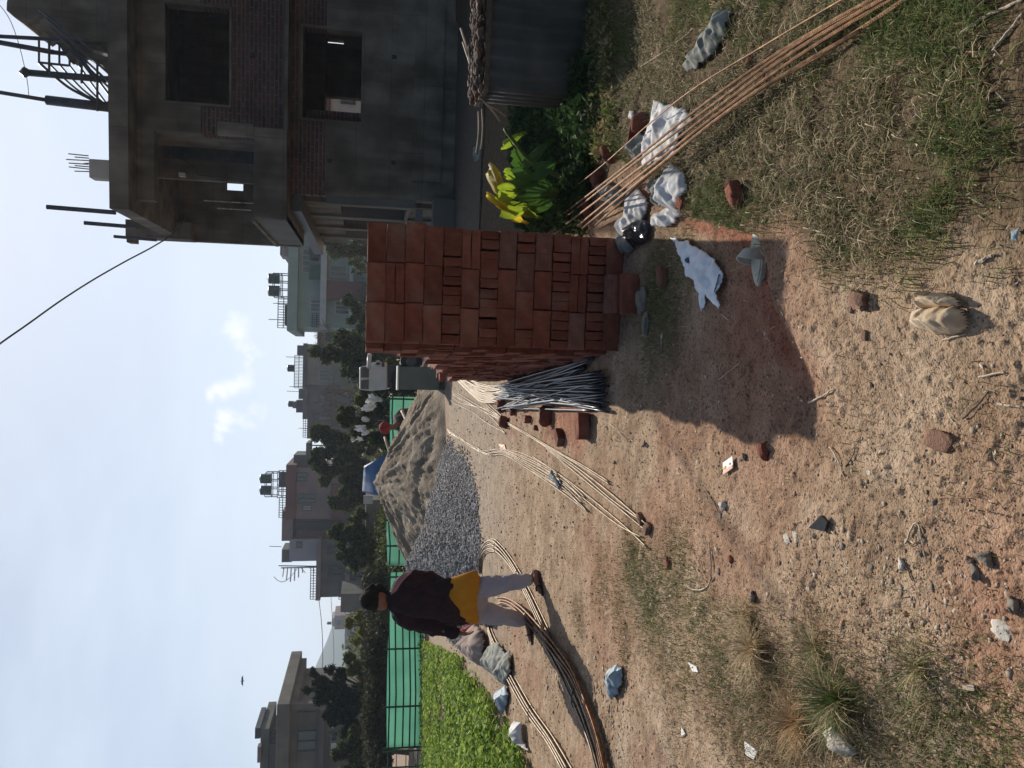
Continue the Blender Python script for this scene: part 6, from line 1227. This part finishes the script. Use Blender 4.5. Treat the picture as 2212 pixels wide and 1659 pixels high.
# ------------------------------------------------------------------ houses farther off
class House:
    def __init__(s, name, label, y, depth=7, rz=0, group=None):
        s.y = y; s.t = thing(name, (D(790, 829, y)[0]*0+0, y, 0), label, 'house' if 'house' in name else 'building', group); s.dep = depth
    def r(s, a, b):            # picture rectangle (px range = height, py range = width) -> x, z at this distance
        p = D(a[0], (b[0]+b[1])/2, s.y); q = D(a[1], (b[0]+b[1])/2, s.y); u = D((a[0]+a[1])/2, b[0], s.y); v = D((a[0]+a[1])/2, b[1], s.y)
        return min(u[0], v[0]), max(u[0], v[0]), min(p[2], q[2]), max(p[2], q[2])
    def block(s, name, a, b, m, y0=0., y1=None, parent=None, bevel=0, ground=False):
        x0, x1, z0, z1 = s.r(a, b); y1 = s.dep if y1 is None else y1
        if ground: z0 = -.3
        mb = MB().box(x0, x1, y0, y1, z0, z1); return mb.build(name, MT[m], parent or s.t, bevel=bevel)
    def window(s, a, b, bars=1, m='glass', off=0.):
        x0, x1, z0, z1 = s.r(a, b); e = .06; mb = MB()
        for q in ((x0-e, x0, z0-e, z1+e), (x1, x1+e, z0-e, z1+e), (x0, x1, z1, z1+e), (x0, x1, z0-e, z0)): mb.box(q[0], q[1], off-.08, off-.01, q[2], q[3])
        for k in range(bars): xx = x0+(x1-x0)*(k+1)/(bars+1); mb.box(xx-.025, xx+.025, off-.075, off-.03, z0+.002, z1-.002)
        f = mb.build('window', MT['trim' if bars > 1 else 'darkmetal'], s.t); MB().box(x0+.001, x1-.001, off-.02, off-.005, z0, z1).build('pane', MT[m], f)
    def rail(s, px0, px1, b0, b1, n, y=0., m='darkmetal'):
        x0, x1, z0, z1 = s.r((px0, px1), (b0, b1)); mb = MB()
        for z in (z1, (z0+z1)/2): mb.tube([(x0, y, z), (x1, y, z)], .035, 5)
        for k in range(n+1): x = x0+(x1-x0)*k/n; mb.tube([(x, y, z0), (x, y, z1)], .025, 4)
        mb.build('railing', MT[m], s.t)
    def pole(s, px0, px1, py, y=1.5, r=.03):
        p = D(px0, py, s.y+y); q = D(px1, py+1, s.y+y); o = Vector(s.t.location); MB().tube([Vector(p)-o, Vector(q)-o], r, 5).build('aerial', MT['darkmetal'], s.t)
def tank(px0, px1, py0, py1, y, label, m='tank', group='water tanks on the far roofs'):
    c = D((px0+px1)/2, (py0+py1)/2, y); h = abs(D(px0, py0, y)[2]-D(px1, py0, y)[2]); w = abs(D(px0, py0, y)[0]-D(px0, py1, y)[0])/2
    t = thing('water_tank', (c[0], c[1], c[2]-h/2), label, 'water tank', group); rr = [w*(1+.03*(i % 2)) for i in range(12)]+[w*.8, w*.35]; zz = [h*.9*i/11 for i in range(12)]+[h*.95, h*.97]
    MB().tube([(0, 0, z) for z in zz], rr, 18).build('drum', MT[m], t, smooth=False); MB().tube([(0, 0, h*.95), (0, 0, h*1.02)], w*.3, 10).build('lid', MT[m], t)
def stand(h, px0, px1, py0, py1, y, n=3):
    mb = MB(); a = D(px0, py0, h.y+y); b = D(px1, py1, h.y+y); o = Vector(h.t.location); x0, x1 = sorted((a[0], b[0])); z1, z0 = max(a[2], b[2]), min(a[2], b[2])
    for k in range(n+1):
        x = x0+(x1-x0)*k/n
        for yy in (y, y+1.2): mb.tube([(x, yy, z0), (x, yy, z1)], .04, 5)
    for z in (z1, (z0+z1)/2):
        for yy in (y, y+1.2): mb.tube([(x0, yy, z), (x1, yy, z)], .035, 5)
    for x in (x0, x1): mb.tube([(x, y, (z0+z1)/2), (x, y+1.2, (z0+z1)/2)], .035, 5)
    mb.v = [(v[0]-o.x, v[1], v[2]-o.z) for v in mb.v]; mb.build('tank_stand', MT['darkmetal'], h.t)
# mint green house
h = House('mint_house', 'mint green two storey house with balcony beyond the brick stack', 66)
h.block('wall', (645, 800), (495, 708), 'mint', ground=True); h.block('roof_slab', (624, 645), (488, 716), 'mint', -.9, 7.5); h.block('floor_band', (694, 707), (488, 712), 'trim', -1.1, -.01)
h.block('brick_pier', (707, 790), (611, 650), 'redtrim', -.9, -.02)
h.window((672, 694), (648, 672), 2); h.window((655, 690), (540, 588), 3); h.window((713, 748), (575, 610), 2); h.window((725, 755), (652, 678), 2); h.window((713, 748), (520, 560), 2)
h.block('balcony_panel', (670, 694), (512, 560), 'tankblack', -1.1, -1.0); h.block('balcony_panel', (670, 694), (575, 608), 'tank', -1.1, -1.0); h.block('stair_roof', (612, 640), (655, 700), 'darkhouse', 1, 4); h.block('ledge', (755, 764), (480, 700), 'trim', -.6, -.01)
h.rail(600, 624, 640, 708, 12, .2); h.rail(676, 695, 680, 708, 7, -1.0); h.block('stair_head', (606, 640), (498, 546), 'pinkish', 2, 6, bevel=.05); h.block('stair_head_top', (598, 607), (500, 540), 'pinkish', 2.5, 5)
stand(h, 590, 624, 590, 641, 1.2); h.pole(590, 624, 655); h.pole(580, 624, 690)
tank(578, 604, 591, 613, 68, 'dark green roof tank of the mint house, nearer the unfinished building'); tank(578, 604, 617, 640, 68, 'dark green roof tank of the mint house, on the side of the open sky')
for px, py in ((700, 715),): pass
h = House('rear_house', 'pale house glimpsed through the lower window opening of the unfinished building', 32, 5)
h.block('wall', (715, 800), (150, 262), 'plaster', ground=True); h.block('parapet', (706, 715), (150, 262), 'redtrim', -.2, 5); h.window((740, 765), (205, 222), 1)
h = House('brown_house', 'small reddish house with a shaded porch between the mint and beige houses', 74)
h.block('wall', (690, 800), (708, 745), 'beige', ground=True); h.block('roof_slab', (686, 694), (704, 750), 'redtrim', -.5, 6); h.window((705, 730), (718, 736), 1); h.window((740, 765), (715, 735), 2)
# beige house with rooftop railing
h = House('beige_house', 'beige house with a long roof railing above dark trees', 82)
h.block('wall', (662, 800), (745, 832), 'beige', ground=True); h.block('roof_slab', (655, 664), (742, 838), 'darkhouse', -.5, 8); h.rail(636, 655, 768, 838, 22, 0); h.block('stair_head', (640, 658), (745, 766), 'darkhouse', 1, 4)
h.window((690, 715), (760, 785), 2); h.window((690, 715), (800, 822), 2); h.pole(618, 655, 771); h.pole(625, 655, 835)
tank(620, 636, 788, 803, 84, 'black roof tank standing behind the railing of the beige house', 'tankblack')
# dark house
h = House('dark_house', 'dark shadowy three storey house left of the beige one', 92)
h.block('wall', (664, 800), (830, 948), 'darkhouse', ground=True); h.block('roof_slab', (655, 666), (826, 905), 'darkhouse', -.6, 8); h.block('stair_head', (638, 657), (865, 892), 'darkhouse', 1, 5); h.block('stair_roof', (632, 640), (868, 882), 'darkhouse', 0, 5)
h.block('upper_part', (645, 668), (840, 862), 'darkhouse', 0, 5); h.window((690, 715), (850, 875), 1); h.window((690, 715), (900, 925), 1); h.window((735, 757), (850, 875), 1); h.pole(620, 660, 845); h.pole(625, 660, 870); h.pole(645, 664, 925); h.rail(655, 664, 905, 945, 8)
tank(622, 634, 866, 879, 94, 'small dark tank on the stair head of the dark house', 'tankblack')
# house with tanks on a stand
h = House('tall_house', 'tall brown and lilac house with tanks on a high roof stand', 72, 8)
h.block('wall', (630, 805), (1012, 1120), 'pinkish', ground=True); h.block('side_wall', (640, 805), (1120, 1182), 'redtrim', .6, 8, ground=True); h.block('parapet', (618, 640), (1003, 1120), 'redtrim', -.4, 8); h.block('stair_block', (608, 632), (1105, 1170), 'pinkish', .3, 5)
h.block('recess_shade', (640, 735), (1128, 1148), 'tankblack', .5, .59); h.block('brick_wall', (715, 790), (1045, 1120), 'redtrim', -.5, -.01); h.block('sloped_roof_end', (632, 672), (985, 1012), 'darkhouse', 1, 5)  # recess is a black slab on the wall, its shade put into the colour
h.window((642, 662), (1022, 1038), 1); h.window((645, 680), (1068, 1085), 1); h.window((655, 672), (1092, 1102), 1, 'trim'); h.window((715, 740), (1062, 1080), 1)
h.block('terrace_roof', (660, 668), (958, 990), 'darkhouse', .5, 4); h.pole(668, 800, 962, 1, .06); h.pole(668, 800, 975, 1, .06)
h.block('lilac_wing', (625, 688), (1165, 1212), 'lilac', 0, 7); h.block('wing_roof', (606, 628), (1192, 1220), 'greyhouse', 1, 4); h.window((641, 652), (1171, 1182), 0)
h.block('lower_wing', (688, 805), (1165, 1290), 'greyhouse', .2, 7, ground=True); h.block('terrace_slab', (684, 694), (1160, 1292), 'pinkish', -.8, 7); h.block('lower_slab', (746, 756), (1165, 1290), 'pinkish', -.8, .15)
h.window((708, 736), (1180, 1196), 1); h.window((708, 738), (1225, 1240), 1); h.window((765, 785), (1230, 1245), 1); h.rail(672, 684, 1222, 1290, 12, -.7); h.rail(733, 746, 1255, 1290, 7, -.7)
stand(h, 600, 618, 1020, 1075, .5, 4); h.rail(603, 618, 1075, 1118, 8); h.pole(582, 608, 1180, 2); h.pole(602, 684, 1222, 1, .05); h.block('sign_board', (600, 618), (1024, 1056), 'darkhouse', 1.0, 1.3)
x0 = D(640, 1222, 72)[0]; mb = MB()
for k in range(9):
    a = k*.42; zt = D(612+k*8, 1222, 72)[2]; mb.tube([(x0-.3, .6, zt), (x0-.3-1.1*abs(math.sin(.5+a)), .6-1.0*math.cos(a), zt)], .05, 4)
mb.tube([(x0-.3-1.1*abs(math.sin(.5+k*.42)), .6-1.0*math.cos(k*.42), D(606+k*8, 1222, 72)[2]+.5) for k in range(9)], .03, 5); mb.tube([(x0-.3, .6, D(690, 1222, 72)[2]), (x0-.3, .6, D(606, 1222, 72)[2])], .06, 6)
mb.build('spiral_stair', MT['trim'], h.t)
stand(h, 573, 600, 1022, 1073, .7, 3)
tank(561, 586, 1024, 1044, 73.5, 'dark green tank on the high stand of the tall house, right one'); tank(561, 586, 1049, 1069, 73.5, 'dark green tank on the high stand of the tall house, left one')
# small buildings behind the shrubs
h = House('garden_wall', 'grey rendered wall and shed corner left of the blue tarpaulin', 30, 3)
h.t['category'] = 'wall'; h.block('wall', (790, 850), (1080, 1150), 'greyhouse', ground=True); h.block('gate_board', (785, 805), (1068, 1086), 'trim', -.3, -.2)
h = House('low_wall', 'pale low wall between the trees at the left of the tall house', 60, 1); h.t['category'] = 'wall'
h.block('wall', (786, 793), (1295, 1480), 'trim'); h.block('base', (793, 830), (1295, 1480), 'greyhouse', ground=True); h.block('grey_shed', (735, 790), (1290, 1330), 'greyhouse', 1, 5, ground=True)
# pink houses far away
h = House('distant_house', 'hazy pink house with tank far off below the hill', 210, 14)
h.block('wall', (745, 810), (1325, 1400), 'pinkish', ground=True); h.block('upper', (722, 746), (1332, 1362), 'pinkish', 1, 10); h.block('top', (716, 723), (1340, 1358), 'trim', 2, 8); h.window((750, 760), (1335, 1345), 1); h.window((750, 760), (1360, 1372), 1); h.window((728, 738), (1340, 1350), 1)
h = House('distant_house', 'lower hazy pink house beside the one with the tank', 230, 14); h.block('wall', (752, 810), (1395, 1440), 'pinkish', ground=True); h.block('roof_slab', (748, 753), (1392, 1422), 'trim', -1, 14); h.window((760, 770), (1402, 1412), 1)
tank(706, 716, 1343, 1349, 214, 'tiny dark tank on the hazy pink house')
for k in range(14):
    y = 300+k*26; px = 772+random.uniform(-12, 6); py = 1150+k*38; h = House('distant_house', ['tiny far house below the hill'][0]+', '+['first', 'second', 'third', 'fourth', 'fifth', 'sixth', 'seventh', 'eighth', 'ninth', 'tenth', 'eleventh', 'twelfth', 'thirteenth', 'fourteenth'][k]+' from the tall house', y, 12, group='tiny far houses'); h.block('wall', (px, 800), (py, py+14), ['pinkish', 'trim', 'lilac'][k % 3], ground=True); h.block('roof_slab', (px-3, px), (py-1, py+15), 'greyhouse', -1, 13)
# unfinished grey building at the far left
h = House('grey_building', 'grey unfinished flat roofed building at the far left behind trees', 46, 7)
h.block('wall', (640, 805), (1535, 1720), 'greyhouse', ground=True); h.block('roof_slab', (601, 628), (1503, 1720), 'greyhouse', -1.2, 7.5, bevel=.04); h.block('beam', (628, 641), (1514, 1720), 'greyhouse', -.2, 7); h.block('roof_column', (630, 805), (1508, 1520), 'greyhouse', -.6, -.2, ground=True); h.block('column', (641, 690), (1526, 1536), 'greyhouse', 0, .4)
h.window((645, 680), (1580, 1620), 1, off=-.0); h.window((712, 760), (1583, 1632), 1); h.block('floor_band', (690, 700), (1535, 1720), 'darkhouse', -.5, -.01); h.rail(594, 601, 1600, 1640, 3, 1)
h.block('stair_head', (552, 571), (1608, 1720), 'greyhouse', 2, 6); h.block('stair_block', (571, 602), (1640, 1720), 'greyhouse', 2.2, 6); h.block('parapet', (548, 556), (1640, 1675), 'pinkish', 1.5, 2.0); h.block('roof_end', (540, 552), (1606, 1630), 'darkmetal', 2, 5); h.rail(576, 600, 1612, 1640, 4, 2); h.block('shirt_on_line', (716, 728), (1590, 1604), 'trim', -.9, -.87)
h.block('laundry', (715, 725), (1607, 1614), 'paleblue', -.9, -.87)
# ------------------------------------------------------------------ the white vehicle by the scrub
def loader():
    y = 22.6; c = D(840, 812, y); t = thing('small_truck', (c[0], y, 0), 'small white truck with an open cab parked beyond the metal bin', 'truck', rz=0)
    def z(px): return D(px, 812, y)[2]
    def x(py): return D(810, py, y)[0]-c[0]
    x0, x1 = x(845), x(782); w = x1-x0
    mb = MB(); mb.prism([(x0+.05, z(838)), (x0, z(800)), (x0+.03, z(777)), (x0+w*.82, z(776)), (x0+w*.90, z(798)), (x1, z(805)), (x1, z(836))], 0, 1.5, 'y'); mb.build('cab', MT['white'], t, bevel=.04)
    for a, b, nm in ((841, 822, 'side_window'), (816, 794, 'windscreen')):
        MB().prism([(x(a), z(797)), (x(a), z(780)), (x(b), z(780)), (x(b-2), z(797))], -.02, .01, 'y').build(nm, MT['glass'], t)
    MB().tube([(x(795), -.1, z(796)), (x(767), -.35, z(797.5))], [.055, .06], 8).build('sun_visor', MT['white'], t, smooth=True)
    for px, py, r in ((848, 818, .42), (846, 778, .3)):
        o = MB(); o.tube([(x(py), -.12, r), (x(py), .16, r)], r, 22); wq = o.build('wheel', MT['tyre'], t); MB().tube([(x(py), -.14, r), (x(py), -.11, r)], r*.5, 14).build('rim', MT['darkmetal'], wq)
    MB().box(x0+.1, x1-.05, .1, 1.4, .25, z(836)).build('chassis', MT['darkmetal'], t)
    for py in (788, 783): MB().tube([(x(py), -.03, z(816)), (x(py), .0, z(816))], .07, 12).build('headlight', MT['trim'], t)
    MB().box(x(792), x(780), -.03, 0, z(830), z(824)).build('orange_panel', MT['redtrim'], t)
loader()
# ------------------------------------------------------------------ hills, cable, wires, bird
def hills(name, y, ridge, depth, label):
    xs = []; zs = []
    for px, py in ridge: p = D(px, py, y); xs.append(p[0]); zs.append(p[2])
    xs = np.array(xs); o = np.argsort(xs); xs = xs[o]; zs = np.array(zs)[o]; X = np.linspace(xs[0], xs[-1], 260); Z = np.interp(X, xs, zs); Z = Z+.02*y*(fbm(X*.012, X*0, 5, 3)-.5)*.35
    V = []; n = len(X); rows = 14
    for j in range(rows):
        f = j/(rows-1); s = math.sin(f*math.pi/2)
        V.append(np.stack([X, np.full(n, y-depth*(1-f)), -2+(Z+2)*s*(1-.10*(1-s)*vnoise(X*.02, X*0+j, 4))], -1))
    V.append(np.stack([X, np.full(n, y+depth), np.full(n, -2.)], -1)); V = np.concatenate(V); i = np.arange(rows)[:, None]*n+np.arange(n-1)[None]; F = np.stack([i, i+1, i+n+1, i+n], -1).reshape(-1, 4)
    me = np_mesh(name, V, F, None, True); q = link(name, me, MT['hill']); q['kind'] = 'structure'
hills('hill', 750, [(775, -500), (760, 300), (745, 700), (752, 1000), (750, 1180), (746, 1240), (738, 1300), (722, 1340), (698, 1400), (680, 1440), (672, 1480), (660, 1540), (655, 1620), (650, 1700), (660, 2000), (700, 2500)], 230, '')
def cable(name, pts, r, label, y0, y1, m='cable'):
    P = [D(a, b, y0+(y1-y0)*k/(len(pts)-1)) for k, (a, b) in enumerate(pts)]; o = MB().tube(spline(P, 40), r, 5).build(name, MT[m], smooth=True); tag(o, label, 'cable'); return o
cable('power_cable', [(-30, 768), (0, 742), (60, 700), (130, 650), (200, 605), (270, 565), (330, 533), (372, 505), (408, 462)], .012, 'black cable sagging from the upper left sky to the balcony', 9.5, 14.6)
cable('thin_wire', [(-10, 0), (20, 40), (42, 100), (58, 170), (62, 206)], .006, 'thin wire curving to the mast pole on the roof', 14.5, 15.6)
cable('far_wire', [(688, 1290), (694, 1340), (697, 1400), (696, 1470), (690, 1540)], .03, 'far power line crossing in front of the hill, upper', 71, 60)
cable('far_wire', [(715, 1290), (718, 1340), (721, 1400), (720, 1470), (716, 1540)], .02, 'far power line crossing in front of the hill, lower', 71, 60)
def bird():
    c = Vector(D(524, 1471, 60)); t = thing('bird', c, 'tiny dark bird gliding in the sky at the left', 'bird'); mb = MB(); mb.tube([(-.02, 0, .16), (0, 0, .08), (0, 0, 0), (0, 0, -.14)], [.01, .035, .04, .01], 7)
    for s in (-1, 1): mb.add([(0, 0, .07), (s*.22, .04, .10), (s*.40, .02, -.04), (s*.2, .03, -.03), (0, 0, -.05)], [(0, 1, 2, 3, 4)])
    mb.build('body', MT['bird'], t)
bird()
# ------------------------------------------------------------------ the hazy air
def haze():
    mb = MB().box(-720, 900, -40, 1010, -14, 72); o = mb.build('haze', None)
    m = bpy.data.materials.new('hazy_air'); m.use_nodes = True; N = m.node_tree.nodes; N.clear(); v = N.new('ShaderNodeVolumePrincipled'); q = N.new('ShaderNodeOutputMaterial')
    v.inputs['Color'].default_value = (.66, .77, .95, 1); v.inputs['Density'].default_value = .0007; v.inputs['Anisotropy'].default_value = .3; m.node_tree.links.new(v.outputs[0], q.inputs['Volume']); o.data.materials.append(m); o['kind'] = 'stuff'; o['label'] = 'pale blue haze fading the far houses and hill'; o['category'] = 'haze'; o.display_type = 'WIRE'
haze()
